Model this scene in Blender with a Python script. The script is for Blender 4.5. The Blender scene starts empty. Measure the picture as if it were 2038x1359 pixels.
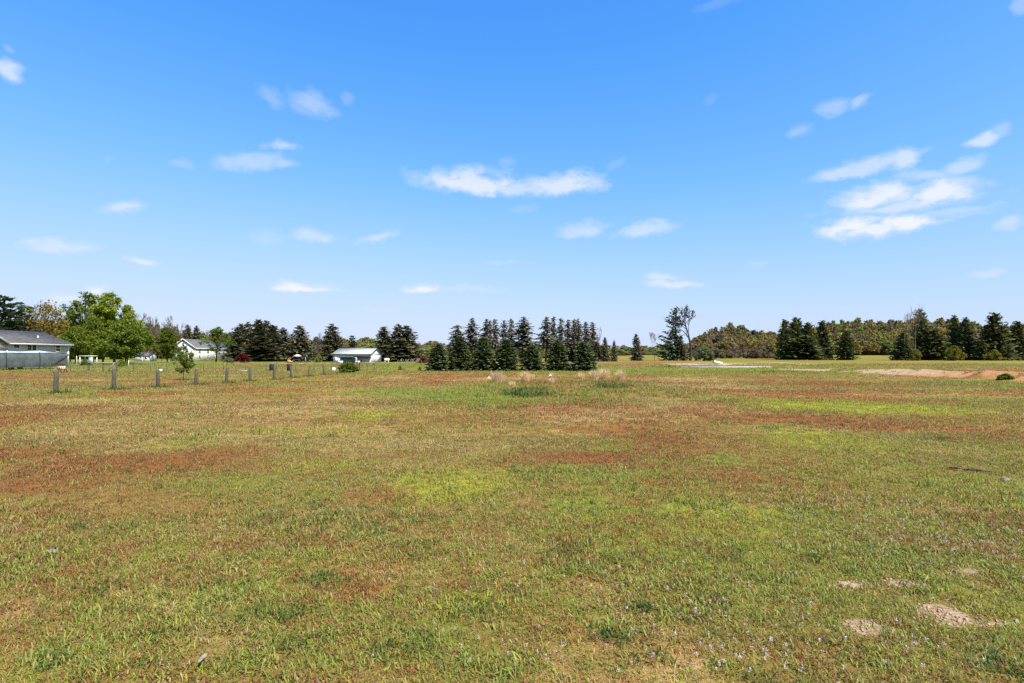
import bpy, math, random
import numpy as np
from math import radians, pi, sin, cos

sc = bpy.context.scene
COL = sc.collection
H = 1.7            # eye height in metres
F = 1100.0         # focal length in photo pixels (photo 2038 wide)
HOR = 709.0        # horizon row in the photo

# ------------------------------------------------------------------ camera
cam = bpy.data.cameras.new('camera')
camo = bpy.data.objects.new('camera', cam)
COL.objects.link(camo)
sc.camera = camo
camo.location = (0, 0, H)
camo.rotation_euler = (pi / 2, 0, 0)
cam.lens = 36 * F / 2038
cam.shift_y = (HOR - 679.5) / 2038
cam.clip_start = 0.1
cam.clip_end = 5000

# ------------------------------------------------------------------ sun, exposure
SUN_EL, SUN_AZ = 54.0, 138.0          # azimuth clockwise from +Y: behind the camera, a little to the right
sun = bpy.data.lights.new('sun', 'SUN')
sun.energy = 5.0
sun.angle = radians(0.6)
sun.color = (1.0, 0.93, 0.82)
suno = bpy.data.objects.new('sun', sun)
COL.objects.link(suno)
suno.rotation_euler = (radians(90 - SUN_EL), 0, radians(180 - SUN_AZ))
sc.view_settings.view_transform = 'Standard'
sc.view_settings.look = 'None'
sc.view_settings.exposure = 1.0
SKY_GAIN = 0.5                      # Nishita radiance x 0.1 (below) x this: strength 0.05
CLOUD_GAIN = 0.92
sc.view_settings.gamma = 1.0
sc.cycles.use_denoising = False
sc.cycles.max_bounces = 4
sc.cycles.diffuse_bounces = 2
sc.cycles.glossy_bounces = 2
sc.cycles.transmission_bounces = 3
sc.cycles.transparent_max_bounces = 4
sc.cycles.sample_clamp_indirect = 4.0
sc.cycles.caustics_reflective = False
sc.cycles.caustics_refractive = False


# ------------------------------------------------------------------ node helpers
class NT:
    def __init__(self, tree):
        self.t = tree

    def n(self, typ, **kw):
        nd = self.t.nodes.new(typ)
        for k, v in kw.items():
            setattr(nd, k, v)
        return nd

    def link(self, a, b):
        self.t.links.new(a, b)

    def put(self, sock, v):
        if hasattr(v, 'is_linked') or isinstance(v, bpy.types.NodeSocket):
            self.t.links.new(v, sock)
        elif isinstance(v, (tuple, list)) and len(v) == 3 and sock.type == 'RGBA':
            sock.default_value = (*v, 1)
        else:
            sock.default_value = v

    def m(self, op, a, b=0.0, c=None, clamp=False):
        nd = self.n('ShaderNodeMath', operation=op, use_clamp=clamp)
        self.put(nd.inputs[0], a)
        self.put(nd.inputs[1], b)
        if c is not None:
            self.put(nd.inputs[2], c)
        return nd.outputs[0]

    def step(self, x, lo, hi, a=0.0, b=1.0):
        nd = self.n('ShaderNodeMapRange', interpolation_type='SMOOTHSTEP')
        for i, v in enumerate((x, lo, hi, a, b)):
            self.put(nd.inputs[i], v)
        return nd.outputs[0]

    def mix(self, f, a, b, typ='MIX'):
        nd = self.n('ShaderNodeMix', data_type='RGBA', blend_type=typ)
        self.put(nd.inputs[0], f)
        self.put(nd.inputs[6], a)
        self.put(nd.inputs[7], b)
        return nd.outputs[2]

    def noise(self, vec, scale, detail=3.0, rough=0.55, dist=0.0):
        nd = self.n('ShaderNodeTexNoise')
        if vec is not None:
            self.link(vec, nd.inputs['Vector'])
        nd.inputs['Scale'].default_value = scale
        nd.inputs['Detail'].default_value = detail
        nd.inputs['Roughness'].default_value = rough
        nd.inputs['Distortion'].default_value = dist
        return nd.outputs['Fac']


# ------------------------------------------------------------------ world: sky and clouds
world = bpy.data.worlds.new('World')
sc.world = world
world.use_nodes = True
W = NT(world.node_tree)
sky = W.n('ShaderNodeTexSky', sky_type='NISHITA', sun_disc=False)
sky.sun_elevation = radians(SUN_EL)
sky.sun_rotation = radians(SUN_AZ)
sky.air_density, sky.dust_density, sky.ozone_density = 1.0, 0.6, 2.0
grade = W.n('ShaderNodeRGBCurve')          # the deep, saturated blue of the photograph's processing
dim = W.n('ShaderNodeVectorMath', operation='SCALE')
W.link(sky.outputs[0], dim.inputs[0])
dim.inputs['Scale'].default_value = 0.1
W.link(dim.outputs[0], grade.inputs['Color'])


def curve(c, pts):
    while len(c.points) > 2:
        c.points.remove(c.points[1])
    c.points[0].location = pts[0]
    c.points[-1].location = pts[-1]
    for p in pts[1:-1]:
        c.points.new(*p)


curve(grade.mapping.curves[0], [(0, 0), (.098, .066), (.13, .128), (.17, .205), (.22, .315), (.33, .485), (.5, .63), (1, .82)])
curve(grade.mapping.curves[1], [(0, 0), (.165, .325), (.19, .385), (.225, .45), (.28, .545), (.37, .65), (.48, .73), (.63, .785), (1, .86)])
curve(grade.mapping.curves[2], [(0, 0), (.2, .72), (.30, .97), (.42, 1.0), (1, 1.0)])
grade.mapping.update()

tc = W.n('ShaderNodeTexCoord')
sep = W.n('ShaderNodeSeparateXYZ')
W.link(tc.outputs['Generated'], sep.inputs[0])
az = W.m('ARCTAN2', sep.outputs[0], sep.outputs[1])
el = W.m('ARCSINE', sep.outputs[2])
cv = W.n('ShaderNodeCombineXYZ')
W.put(cv.inputs[0], az)
W.put(cv.inputs[1], W.m('MULTIPLY', el, 1.7))
NA = W.noise(cv.outputs[0], 22.0, 5.0, 0.6, 0.35)
NB = W.noise(cv.outputs[0], 60.0, 3.0, 0.6, 0.2)
warp_u = W.m('MULTIPLY_ADD', W.m('SUBTRACT', W.noise(cv.outputs[0], 14.0, 3.0), 0.5), 0.034, az)
wv2 = W.n('ShaderNodeVectorMath', operation='ADD')
W.link(cv.outputs[0], wv2.inputs[0])
wv2.inputs[1].default_value = (3.1, 7.7, 1.3)
warp_v = W.m('MULTIPLY_ADD', W.m('SUBTRACT', W.noise(wv2.outputs[0], 18.0, 4.0), 0.5), 0.026, el)
ragged = W.m('MULTIPLY_ADD', NA, 1.55, W.m('MULTIPLY_ADD', NB, 0.45, 0.04))      # about 1.0 on average

# photo position (x, y), half width, height above and below, slant, density
CLOUDS = [
    (625, 208, 42, 20, 20, -.15, .42), (540, 198, 30, 18, 14, -.5, .26), (690, 196, 16, 14, 20, 0, .20), (600, 218, 26, 12, 12, -.3, .26),
    (505, 318, 75, 16, 20, .22, .46), (555, 292, 38, 14, 12, .1, .50), (560, 325, 34, 10, 12, .1, .44), (360, 327, 22, 12, 12, 0, .22),
    (950, 372, 110, 34, 15, -.08, .80), (935, 352, 35, 16, 20, -.1, .72), (1030, 380, 90, 18, 12, 0, .62), (1120, 372, 85, 24, 16, .12, .74),
    (1175, 360, 40, 20, 24, .1, .52), (830, 352, 26, 16, 18, .2, .30), (1005, 325, 22, 12, 12, 0, .18), (1222, 328, 24, 10, 10, .4, .15),
    (1660, 212, 38, 14, 16, 0, .38), (1705, 207, 26, 10, 12, .3, .44), (1592, 258, 24, 14, 14, 0, .30), (1415, 197, 22, 10, 10, .2, .11),
    (1960, 282, 36, 16, 12, .3, .66), (1995, 258, 20, 16, 16, .7, .34),
    (1720, 334, 110, 18, 12, .12, .58), (1795, 318, 32, 22, 22, .2, .66), (1840, 350, 70, 12, 14, -.2, .48), (1910, 330, 50, 12, 18, .15, .52),
    (1750, 392, 100, 30, 22, .05, .86), (1880, 388, 90, 30, 20, .15, .86), (1800, 408, 150, 14, 14, 0, .62), (1900, 420, 90, 8, 14, 0, .40),
    (1690, 452, 66, 24, 16, .05, .93), (1795, 446, 56, 22, 22, .0, .95), (1745, 458, 110, 14, 12, 0, .85),
    (1998, 444, 24, 12, 14, .2, .48), (1160, 460, 56, 18, 14, .15, .52), (1280, 458, 64, 16, 14, .1, .54), (1320, 446, 24, 10, 14, 0, .46),
    (1345, 568, 68, 10, 9, -.1, .62), (1320, 553, 34, 10, 8, -.1, .55), (1960, 542, 34, 10, 10, 0, .40),
    (625, 470, 46, 14, 14, .05, .50), (530, 472, 38, 16, 16, 0, .22), (750, 473, 38, 11, 12, .25, .50),
    (250, 414, 46, 13, 12, .28, .58), (125, 496, 72, 16, 14, .1, .55), (280, 520, 34, 10, 9, 0, .62), (75, 488, 20, 10, 12, 0, .46),
    (605, 574, 60, 15, 7, 0, .85), (840, 577, 40, 14, 9, .1, .85), (930, 575, 80, 8, 8, 0, .32), (750, 616, 44, 6, 6, 0, .30),
    (12, 140, 30, 20, 18, 0, .66), (15, 98, 14, 8, 8, 0, .22), (195, 582, 28, 14, 14, .2, .72), (130, 596, 40, 12, 14, 0, .62),
    (1010, 522, 50, 6, 6, 0, .20), (1045, 415, 30, 10, 10, 0, .16),
    (1440, 0, 70, 8, 12, .1, .13), (2032, 15, 18, 16, 16, 0, .34), (222, 318, 14, 8, 8, 0, .08), (1500, 532, 26, 6, 6, 0, .18),
]
def cloud_nodes(items, dirv, ragged):
    """densest of a few soft clouds: flat-bottomed ellipses with ragged edges"""
    best = None
    for (a0, e0, ax, top, bot, sl, g) in items:
        mp = W.n('ShaderNodeMapping', vector_type='TEXTURE')
        mp.inputs['Location'].default_value = (a0, e0, 0)
        mp.inputs['Rotation'].default_value = (0, 0, math.atan(sl))
        mp.inputs['Scale'].default_value = (ax, top, 1)
        W.link(dirv, mp.inputs[0])
        neg = W.n('ShaderNodeVectorMath', operation='MULTIPLY')
        W.link(mp.outputs[0], neg.inputs[0])
        neg.inputs[1].default_value = (-1, -top / bot, 1)
        mxv = W.n('ShaderNodeVectorMath', operation='MAXIMUM')
        W.link(mp.outputs[0], mxv.inputs[0])
        W.link(neg.outputs[0], mxv.inputs[1])
        ln = W.n('ShaderNodeVectorMath', operation='LENGTH')
        W.link(mxv.outputs[0], ln.inputs[0])
        v = W.m('MULTIPLY', W.step(W.m('SUBTRACT', ragged, ln.outputs['Value']), -0.16, 0.85), g)
        best = v if best is None else W.m('SMOOTH_MAX', best, v, 0.03)
    return best


# everywhere else the same scattered fair-weather cloud goes on
lay = W.n('ShaderNodeCombineXYZ')
zz = W.m('ADD', W.m('MAXIMUM', sep.outputs[2], 0.0), 0.12)
W.put(lay.inputs[0], W.m('DIVIDE', sep.outputs[0], zz))
W.put(lay.inputs[1], W.m('DIVIDE', sep.outputs[1], zz))
field = W.m('MULTIPLY', W.step(W.noise(lay.outputs[0], 1.6, 6.0, 0.6, 0.3), 0.58, 0.75), 0.6)
field = W.m('MULTIPLY', field, W.step(sep.outputs[2], 0.0, 0.06))
CLOUD = (0.90, 0.93, 1.0)


def background(fac):
    b = W.n('ShaderNodeBackground')
    b.inputs[1].default_value = SKY_GAIN
    if fac is None:
        W.link(grade.outputs[0], b.inputs[0])
    else:
        W.link(W.mix(fac, grade.outputs[0], W.mix(W.step(fac, .25, .8), (0.78, 0.86, 1.0), (0.97, 0.97, 1.0))), b.inputs[0])
    return b.outputs[0]


dirv = W.n('ShaderNodeCombineXYZ')
W.put(dirv.inputs[0], warp_u)
W.put(dirv.inputs[1], warp_v)
items = []
for (px, py, rx, rt, rb, sl, g) in CLOUDS:
    x, y = (px - 1019) / F, (HOR - py) / F
    c = cos(math.atan(x))
    items.append((math.atan(x), math.atan(y * c), rx / F * c * c * 1.2, rt / F * c * 1.15, rb / F * c * 1.1, sl, g * CLOUD_GAIN))
EDGE = 0.80
cells = 10
shader = background(field)
rest = shader
front = None
for i in reversed(range(cells)):                    # split by azimuth only so that each direction tests few clouds
    lo, hi = -EDGE + 2 * EDGE * i / cells, -EDGE + 2 * EDGE * (i + 1) / cells
    here = [q for q in items if q[0] + q[2] * 2.3 + .03 > lo and q[0] - q[2] * 2.3 - .03 < hi]
    cell = background(cloud_nodes(here, dirv.outputs[0], ragged) if here else None)
    if front is None:
        front = cell
    else:
        ms = W.n('ShaderNodeMixShader')
        W.link(W.m('GREATER_THAN', az, hi), ms.inputs[0])
        W.link(cell, ms.inputs[1])
        W.link(front, ms.inputs[2])
        front = ms.outputs[0]
ms = W.n('ShaderNodeMixShader')
inside = W.m('MULTIPLY', W.m('LESS_THAN', W.m('ABSOLUTE', az), EDGE), W.m('MULTIPLY', W.m('LESS_THAN', el, 0.64), W.m('GREATER_THAN', el, 0.0)))
W.link(inside, ms.inputs[0])
W.link(rest, ms.inputs[1])
W.link(front, ms.inputs[2])
world.node_tree.nodes.remove(world.node_tree.nodes['Background'])
W.link(ms.outputs[0], world.node_tree.nodes['World Output'].inputs['Surface'])
world.cycles.sampling_method = 'MANUAL'
world.cycles.sample_map_resolution = 512

# ------------------------------------------------------------------ numeric helpers
_tabs = {}


def vnoise(x, y, scale, seed=0):
    """smooth value noise 0..1"""
    if seed not in _tabs:
        _tabs[seed] = np.random.RandomState(seed + 11).rand(128, 128)
    T = _tabs[seed]
    x = np.asarray(x, float) / scale + 57.3
    y = np.asarray(y, float) / scale + 31.7
    xi, yi = np.floor(x).astype(int), np.floor(y).astype(int)
    fx, fy = x - xi, y - yi
    fx, fy = fx * fx * (3 - 2 * fx), fy * fy * (3 - 2 * fy)
    a, b = T[xi % 128, yi % 128], T[(xi + 1) % 128, yi % 128]
    c, d = T[xi % 128, (yi + 1) % 128], T[(xi + 1) % 128, (yi + 1) % 128]
    return (a * (1 - fx) + b * fx) * (1 - fy) + (c * (1 - fx) + d * fx) * fy


def fbm(x, y, scale, seed=0, octv=4):
    s, a, t = 0, 0.5, 0
    for k in range(octv):
        s = s + a * vnoise(x, y, scale / 2 ** k, seed + k)
        t += a
        a *= 0.55
    return s / t


def sstep(x, a, b):
    t = np.clip((np.asarray(x, float) - a) / (b - a), 0, 1)
    return t * t * (3 - 2 * t)


def G(px, py):
    """ground point seen at a photo pixel"""
    d = H * F / (py - HOR)
    return (px - 1019) / F * d, d


def height(x, y):
    x, y = np.asarray(x, float), np.asarray(y, float)
    r = np.hypot(x, y)
    z = (fbm(x, y, 9, 3) - 0.5) * 0.16 * sstep(r, 3, 14)
    z = z + (fbm(x, y, 0.9, 5, 2) - 0.5) * 0.035
    # rough unmown rise in the middle of the field
    mx, my = (x - 3.5) / 6.5, (y - 29) / 9.0
    z = z + 0.16 * np.exp(-(mx * mx + my * my)) * (0.5 + fbm(x, y, 2.2, 8, 3))
    # sand berm along the right side
    toe = 34.0 + (fbm(x, y, 5, 14, 3) - 0.5) * 1.8
    up = sstep(x, toe, toe + 1.6) * (1 - 0.5 * sstep(x, 37.5, 43)) * (1 - 0.7 * sstep(x, 43, 52))
    along = sstep(y, 14, 24) * (1 - sstep(y, 56, 80))
    z = z + up * along * (0.20 + 0.50 * fbm(x, y, 3.4, 21, 4)) * (1.25 - 0.6 * sstep(y, 38, 60))
    z = z + up * along * (fbm(x, y, .9, 25, 3) - .5) * .18
    # the land rises a little towards the far wood on the right
    z = z + 2.7 * sstep(y, 225, 420) * sstep(x, 15, 110)
    return z


def T(x, y):
    return float(height(np.array([x]), np.array([y]))[0])


# kinds of turf: green, yellow-green, red sorrel, dry thatch, dark weeds, pink, sand   (photo px centre, half sizes, kind, strength)
GR, YE, RE, DR, DK, PK, SA = range(7)
PATCHES = [
    (1560, 808, 130, 14, YE, 1.0), (1710, 814, 250, 17, YE, 1.0), (1860, 821, 130, 13, YE, .95), (1800, 812, 120, 12, YE, .9), (730, 826, 75, 9, YE, .9),
    (900, 972, 165, 48, YE, 1.0), (560, 945, 140, 42, YE, .9), (1640, 880, 150, 28, YE, .9), (980, 935, 100, 16, YE, .8), (1660, 915, 160, 20, YE, .6), (250, 820, 120, 6, YE, .25),
    (450, 975, 150, 50, GR, .8), (560, 1000, 130, 60, GR, .6), (1960, 920, 110, 16, GR, .8), (1500, 1200, 300, 120, GR, .75), (1750, 1110, 280, 60, GR, .85), (1800, 1300, 300, 80, GR, .7),
    (1950, 1290, 160, 80, GR, .8), (60, 1130, 130, 80, GR, .6), (560, 1230, 150, 60, GR, .5), (900, 1230, 180, 70, GR, .5), (900, 1330, 300, 60, GR, .4),
    (1300, 785, 160, 16, GR, .5), (1060, 787, 46, 7, DK, 1.0), (1210, 777, 20, 6, DK, 1.0), (1180, 790, 110, 7, GR, .6), (1110, 790, 140, 8, GR, .5),
    (1310, 741, 600, 6, GR, .9), (700, 744, 170, 5, GR, .8), (1500, 738, 150, 7, GR, .9), (1930, 764, 120, 8, GR, 1.0), (2000, 800, 90, 8, GR, .5),
    (350, 744, 260, 5, GR, .8), (60, 744, 140, 8, GR, .6), (470, 760, 100, 4, GR, .5), (240, 772, 200, 4, GR, .5), (440, 800, 180, 5, GR, .25), (1180, 740, 160, 4, GR, .7),
    (260, 925, 290, 28, RE, .95), (100, 965, 180, 28, RE, .9), (430, 900, 140, 18, RE, .8), (1140, 908, 140, 20, RE, 1.0), (1250, 925, 120, 14, RE, .5), (1590, 838, 190, 13, RE, .85),
    (1760, 850, 200, 16, RE, .8), (1980, 866, 120, 15, RE, .7), (1450, 948, 140, 22, RE, .6), (1600, 765, 130, 4.5, RE, 1.0), (1480, 752, 80, 5, RE, .6), (1700, 780, 220, 5, RE, .6),
    (60, 752, 190, 3.5, RE, .95), (300, 758, 110, 3, RE, .5), (480, 1090, 90, 14, RE, .55), (640, 1090, 80, 16, RE, .5), (130, 1250, 130, 35, RE, .4), (330, 1260, 90, 20, RE, .35),
    (280, 1010, 240, 30, RE, .45), (740, 985, 80, 22, RE, .5), (1380, 865, 120, 10, RE, .4), (1990, 1040, 150, 30, RE, .45), (1850, 1080, 180, 25, RE, .4), (1260, 1030, 60, 12, RE, .5),
    (1040, 1014, 34, 10, PK, .5), (1810, 845, 34, 7, PK, .45), (205, 890, 34, 7, PK, .6), (1840, 770, 150, 4, PK, .45), (1100, 845, 130, 7, PK, .45), (1960, 744, 60, 3, PK, .5),
    (300, 845, 330, 34, DR, .75), (120, 870, 220, 25, DR, .8), (640, 800, 200, 14, DR, .6), (900, 870, 260, 24, DR, .55), (1200, 830, 260, 16, DR, .5), (1000, 757, 120, 7, DR, .6),
    (720, 770, 240, 9, DR, .6), (180, 762, 180, 3, DR, .7), (1420, 757, 180, 5, DR, .6), (1330, 1290, 80, 26, DR, .3), (850, 1010, 90, 14, DR, .4), (520, 870, 160, 14, DR, .6),
    (1850, 1222, 50, 26, SA, 1.0), (1775, 1158, 44, 10, SA, .9), (1668, 1168, 22, 10, SA, 1.0), (1690, 1250, 52, 17, SA, .9), (1900, 1132, 24, 9, SA, 1.0), (1950, 1236, 70, 10, SA, .55),
    (1632, 1108, 22, 4, SA, .6), (1345, 1325, 26, 18, SA, .4), (180, 1085, 40, 9, SA, .3), (110, 1335, 22, 10, SA, .35), (1080, 1180, 10, 6, SA, .3),
    (1750, 722, 220, 1.6, RE, .6), (1900, 727, 160, 2.6, GR, .8), (1650, 728, 120, 3, GR, .9), (1450, 717.5, 320, 1.8, GR, .9), (1300, 722, 90, 2.4, RE, .9), (1250, 734, 140, 4, GR, .9),
    (1950, 733, 110, 2.4, PK, .6), (1800, 716.5, 300, 1.0, GR, .7), (1600, 722, 200, 1.3, DR, .6), (300, 730, 380, 5, GR, .9), (560, 730, 120, 2.4, RE, .6), (450, 733, 70, 2, RE, .7), (800, 731, 120, 5, GR, .8),
    (720, 728, 60, 2, RE, .5), (1400, 742, 120, 3, GR, .7), (1640, 752, 120, 4, GR, .5), (1760, 757, 140, 4, DR, .5), (1500, 790, 220, 8, RE, .35), (700, 900, 160, 16, RE, .35), (560, 830, 160, 8, RE, .3), (150, 820, 200, 8, RE, .35),
    (1000, 830, 220, 8, RE, .4), (850, 900, 120, 10, RE, .35), (1330, 900, 160, 12, RE, .5), (1560, 990, 200, 20, RE, .4), (1250, 985, 160, 16, RE, .3), (900, 1060, 140, 18, RE, .35), (380, 1150, 130, 22, RE, .35),
    (1370, 725, 50, 2.2, SA, .9), (1440, 724, 26, 3, SA, 1.0), (1600, 724, 26, 1.2, SA, .7), (1540, 721, 36, 1.0, SA, .6),
]


def turf(x, y):
    """weights (n,7) of the kinds of turf at ground points"""
    x, y = np.asarray(x, float), np.asarray(y, float)
    d = np.maximum(y, 0.5)
    n1, n2, n3 = fbm(x, y, 6, 31), fbm(x, y, 2.0, 41), fbm(x, y, 16, 51)
    w = np.zeros(x.shape + (7,))
    far = sstep(d, 6, 16)
    w[..., GR] = (0.53 - 0.21 * far) + (1.5 + .8 * far) * (n1 - 0.5) + 0.9 * (n2 - 0.5)
    w[..., YE] = 0.30 + 1.4 * (fbm(x, y, 5, 61) - 0.5) - 0.15 * far
    w[..., RE] = 0.22 + 0.07 * far + (1.6 + .7 * far) * (fbm(x, y, 4.0, 71) - 0.5) + 0.6 * (fbm(x, y, 1.0, 75) - 0.5)
    w[..., DR] = 0.40 + 0.08 * far + (1.3 + .9 * far) * (fbm(x, y, 3.2, 81) - 0.5) + 0.8 * (fbm(x, y, .7, 85) - 0.5)
    w[..., DK] = sstep(fbm(x, y, 1.1, 91), 0.70, 0.80) * 0.4
    w[..., PK] = sstep(fbm(x, y, 3.0, 101), 0.72, 0.85) * 0.35
    f1, f2, f3 = fbm(x, y, .33, 201, 3) - .5, fbm(x, y, .30, 205, 3) - .5, fbm(x, y, .36, 209, 3) - .5
    w[..., GR] += 1.1 * f1
    w[..., RE] += 0.9 * f2
    w[..., DR] += 1.0 * f3
    # beyond the back fence: mown lawns, then pale fields
    lawn = sstep(d, 62, 75)
    w[..., GR] += lawn * (0.34 * (1 - sstep(x, -20, 5)) + 0.22)
    w[..., RE] *= 1 - 0.5 * lawn
    wx = x + (fbm(x, y, 1.5, 111) - 0.5) * 1.2 * np.clip(d / 12, .15, 3)
    wy = y + (fbm(x, y, 1.8, 121) - 0.5) * 1.2 * np.clip(d / 10, .15, 5)
    for (px, py, rx, ry, k, s) in PATCHES:
        x0, y0 = G(px, py)
        hx = rx / F * y0
        ya, yb = G(px, py + ry)[1], G(px, max(py - ry, HOR + 6))[1]
        hy = (yb - ya) / 2
        yc = (ya + yb) / 2
        x0 = (px - 1019) / F * yc
        r = np.hypot((wx - x0) / hx, (wy - yc) / hy)
        edge = 0.45 if k != SA else 0.25
        f = (1 - sstep(r + (n2 - .5) * .7 * (k != SA), 1 - edge - .2, 1 + edge)) * s
        if k == SA:
            w[..., SA] = np.maximum(w[..., SA], f * (0.55 + 0.8 * fbm(x, y, .12 * max(1, yc / 4), 131, 3)))
            continue
        for j in range(SA):
            if j != k:
                w[..., j] = w[..., j] * (1 - 0.8 * f)
        w[..., k] = np.maximum(w[..., k], f * (0.8 + 0.5 * (n2 - 0.5)))
    # the berm's bare face
    toe = 34.0 + (fbm(x, y, 5, 14, 3) - 0.5) * 1.8
    face = sstep(x, toe - .3, toe + .2) * (1 - sstep(x, toe + 2.3, toe + 3.6)) * sstep(y, 14, 24) * (1 - sstep(y, 66, 80))
    w[..., SA] = np.maximum(w[..., SA], face * sstep(fbm(x, y, 1.4, 141), 0.28, 0.48))
    return np.clip(w, 0, 1)


# ------------------------------------------------------------------ object helpers
def mesh_np(name, V, quads=None, tris=None, smooth=False, rnd=None, mats=None):
    V = np.asarray(V, np.float32).reshape(-1, 3)
    quads = np.zeros((0, 4), np.int32) if quads is None or len(quads) == 0 else np.asarray(quads, np.int32)
    tris = np.zeros((0, 3), np.int32) if tris is None or len(tris) == 0 else np.asarray(tris, np.int32)
    me = bpy.data.meshes.new(name)
    me.vertices.add(len(V))
    me.vertices.foreach_set('co', V.ravel())
    loops = np.concatenate([quads.ravel(), tris.ravel()])
    me.loops.add(len(loops))
    me.loops.foreach_set('vertex_index', loops)
    nq, nt = len(quads), len(tris)
    me.polygons.add(nq + nt)
    starts = np.concatenate([np.arange(nq) * 4, nq * 4 + np.arange(nt) * 3]).astype(np.int32)
    me.polygons.foreach_set('loop_start', starts)
    if smooth:
        me.polygons.foreach_set('use_smooth', np.ones(nq + nt, bool))
    me.update(calc_edges=True)
    if rnd is not None:
        a = me.attributes.new('rnd', 'FLOAT', 'FACE')
        a.data.foreach_set('value', np.asarray(rnd, np.float32))
    return me


class MB:
    """collects shapes for one mesh"""

    def __init__(self):
        self.v, self.q, self.t = [], [], []

    def _add(self, V, quads=(), tris=()):
        o = len(self.v)
        self.v += [tuple(p) for p in V]
        self.q += [tuple(i + o for i in f) for f in quads]
        self.t += [tuple(i + o for i in f) for f in tris]

    def box(self, a, b):
        x0, y0, z0 = a
        x1, y1, z1 = b
        V = [(x0, y0, z0), (x1, y0, z0), (x1, y1, z0), (x0, y1, z0), (x0, y0, z1), (x1, y0, z1), (x1, y1, z1), (x0, y1, z1)]
        self._add(V, [(3, 2, 1, 0), (4, 5, 6, 7), (0, 1, 5, 4), (1, 2, 6, 5), (2, 3, 7, 6), (3, 0, 4, 7)])
        return self

    def tube(self, pts, radii, n=6, cap=True):
        pts = np.asarray(pts, float)
        k = len(pts)
        if np.isscalar(radii):
            radii = [radii] * k
        V = []
        for i in range(k):
            t = pts[min(i + 1, k - 1)] - pts[max(i - 1, 0)]
            t = t / (np.linalg.norm(t) + 1e-9)
            ref = np.array([0, 0, 1.0]) if abs(t[2]) < 0.9 else np.array([1.0, 0, 0])
            u = np.cross(t, ref)
            u /= np.linalg.norm(u)
            w = np.cross(t, u)
            for j in range(n):
                a = 2 * pi * j / n
                V.append(pts[i] + radii[i] * (cos(a) * u + sin(a) * w))
        quads = [(i * n + j, i * n + (j + 1) % n, (i + 1) * n + (j + 1) % n, (i + 1) * n + j) for i in range(k - 1) for j in range(n)]
        tris = []
        if cap:
            V.append(pts[0])
            V.append(pts[-1])
            tris = [(k * n, (j + 1) % n, j) for j in range(n)] + [(k * n + 1, (k - 1) * n + j, (k - 1) * n + (j + 1) % n) for j in range(n)]
        self._add(V, quads, tris)
        return self

    def bar(self, a, b, w, h=None):
        """square bar between two points"""
        h = w if h is None else h
        a, b = np.asarray(a, float), np.asarray(b, float)
        t = (b - a) / np.linalg.norm(b - a)
        ref = np.array([0, 0, 1.0]) if abs(t[2]) < 0.9 else np.array([0, 1.0, 0])
        u = np.cross(t, ref)
        u /= np.linalg.norm(u)
        v = np.cross(u, t)
        V = [p + su * u * w / 2 + sv * v * h / 2 for p in (a, b) for su, sv in ((-1, -1), (1, -1), (1, 1), (-1, 1))]
        self._add(V, [(0, 1, 2, 3), (7, 6, 5, 4), (0, 4, 5, 1), (1, 5, 6, 2), (2, 6, 7, 3), (3, 7, 4, 0)])
        return self

    def poly_prism(self, outline, ext):
        """outline: planar loop of 3-D points, ext: extrusion vector"""
        n = len(outline)
        o = np.asarray(outline, float)
        V = list(o) + list(o + np.asarray(ext, float))
        quads = [(i, (i + 1) % n, n + (i + 1) % n, n + i) for i in range(n)]
        if n == 4:
            self._add(V, quads + [(3, 2, 1, 0), (4, 5, 6, 7)])
        else:
            tris = [(0, i + 1, i) for i in range(1, n - 1)] + [(n, n + i, n + i + 1) for i in range(1, n - 1)]
            self._add(V, quads, tris)
        return self

    def mesh(self, name, smooth=False):
        return mesh_np(name, self.v, self.q, self.t, smooth)

    def build(self, name, mat, parent=None, loc=None, smooth=False):
        return obj(name, self.mesh(name, smooth), mat, parent, loc)


def obj(name, me, mat=None, parent=None, loc=None, rot=None, scale=None):
    if mat is not None and len(me.materials) == 0:
        me.materials.append(mat)
    o = bpy.data.objects.new(name, me)
    COL.objects.link(o)
    if parent is not None:
        o.parent = parent
    if loc is not None:
        o.location = loc
    if rot is not None:
        o.rotation_euler = rot
    if scale is not None:
        o.scale = scale
    return o


def tag(o, label=None, cat=None, group=None, kind=None):
    for k, v in (('label', label), ('category', cat), ('group', group), ('kind', kind)):
        if v:
            o[k] = v
    return o


def empty(name, loc, label, cat, group=None, rz=0.0, scale=None):
    o = bpy.data.objects.new(name, None)
    COL.objects.link(o)
    o.empty_display_size = 0.3
    o.location = loc
    o.rotation_euler = (0, 0, rz)
    if scale is not None:
        o.scale = scale
    return tag(o, label, cat, group)


# ------------------------------------------------------------------ materials
def new_mat(name):
    m = bpy.data.materials.new(name)
    m.use_nodes = True
    m.node_tree.nodes.clear()
    k = NT(m.node_tree)
    out = k.n('ShaderNodeOutputMaterial')
    return m, k, out


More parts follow.
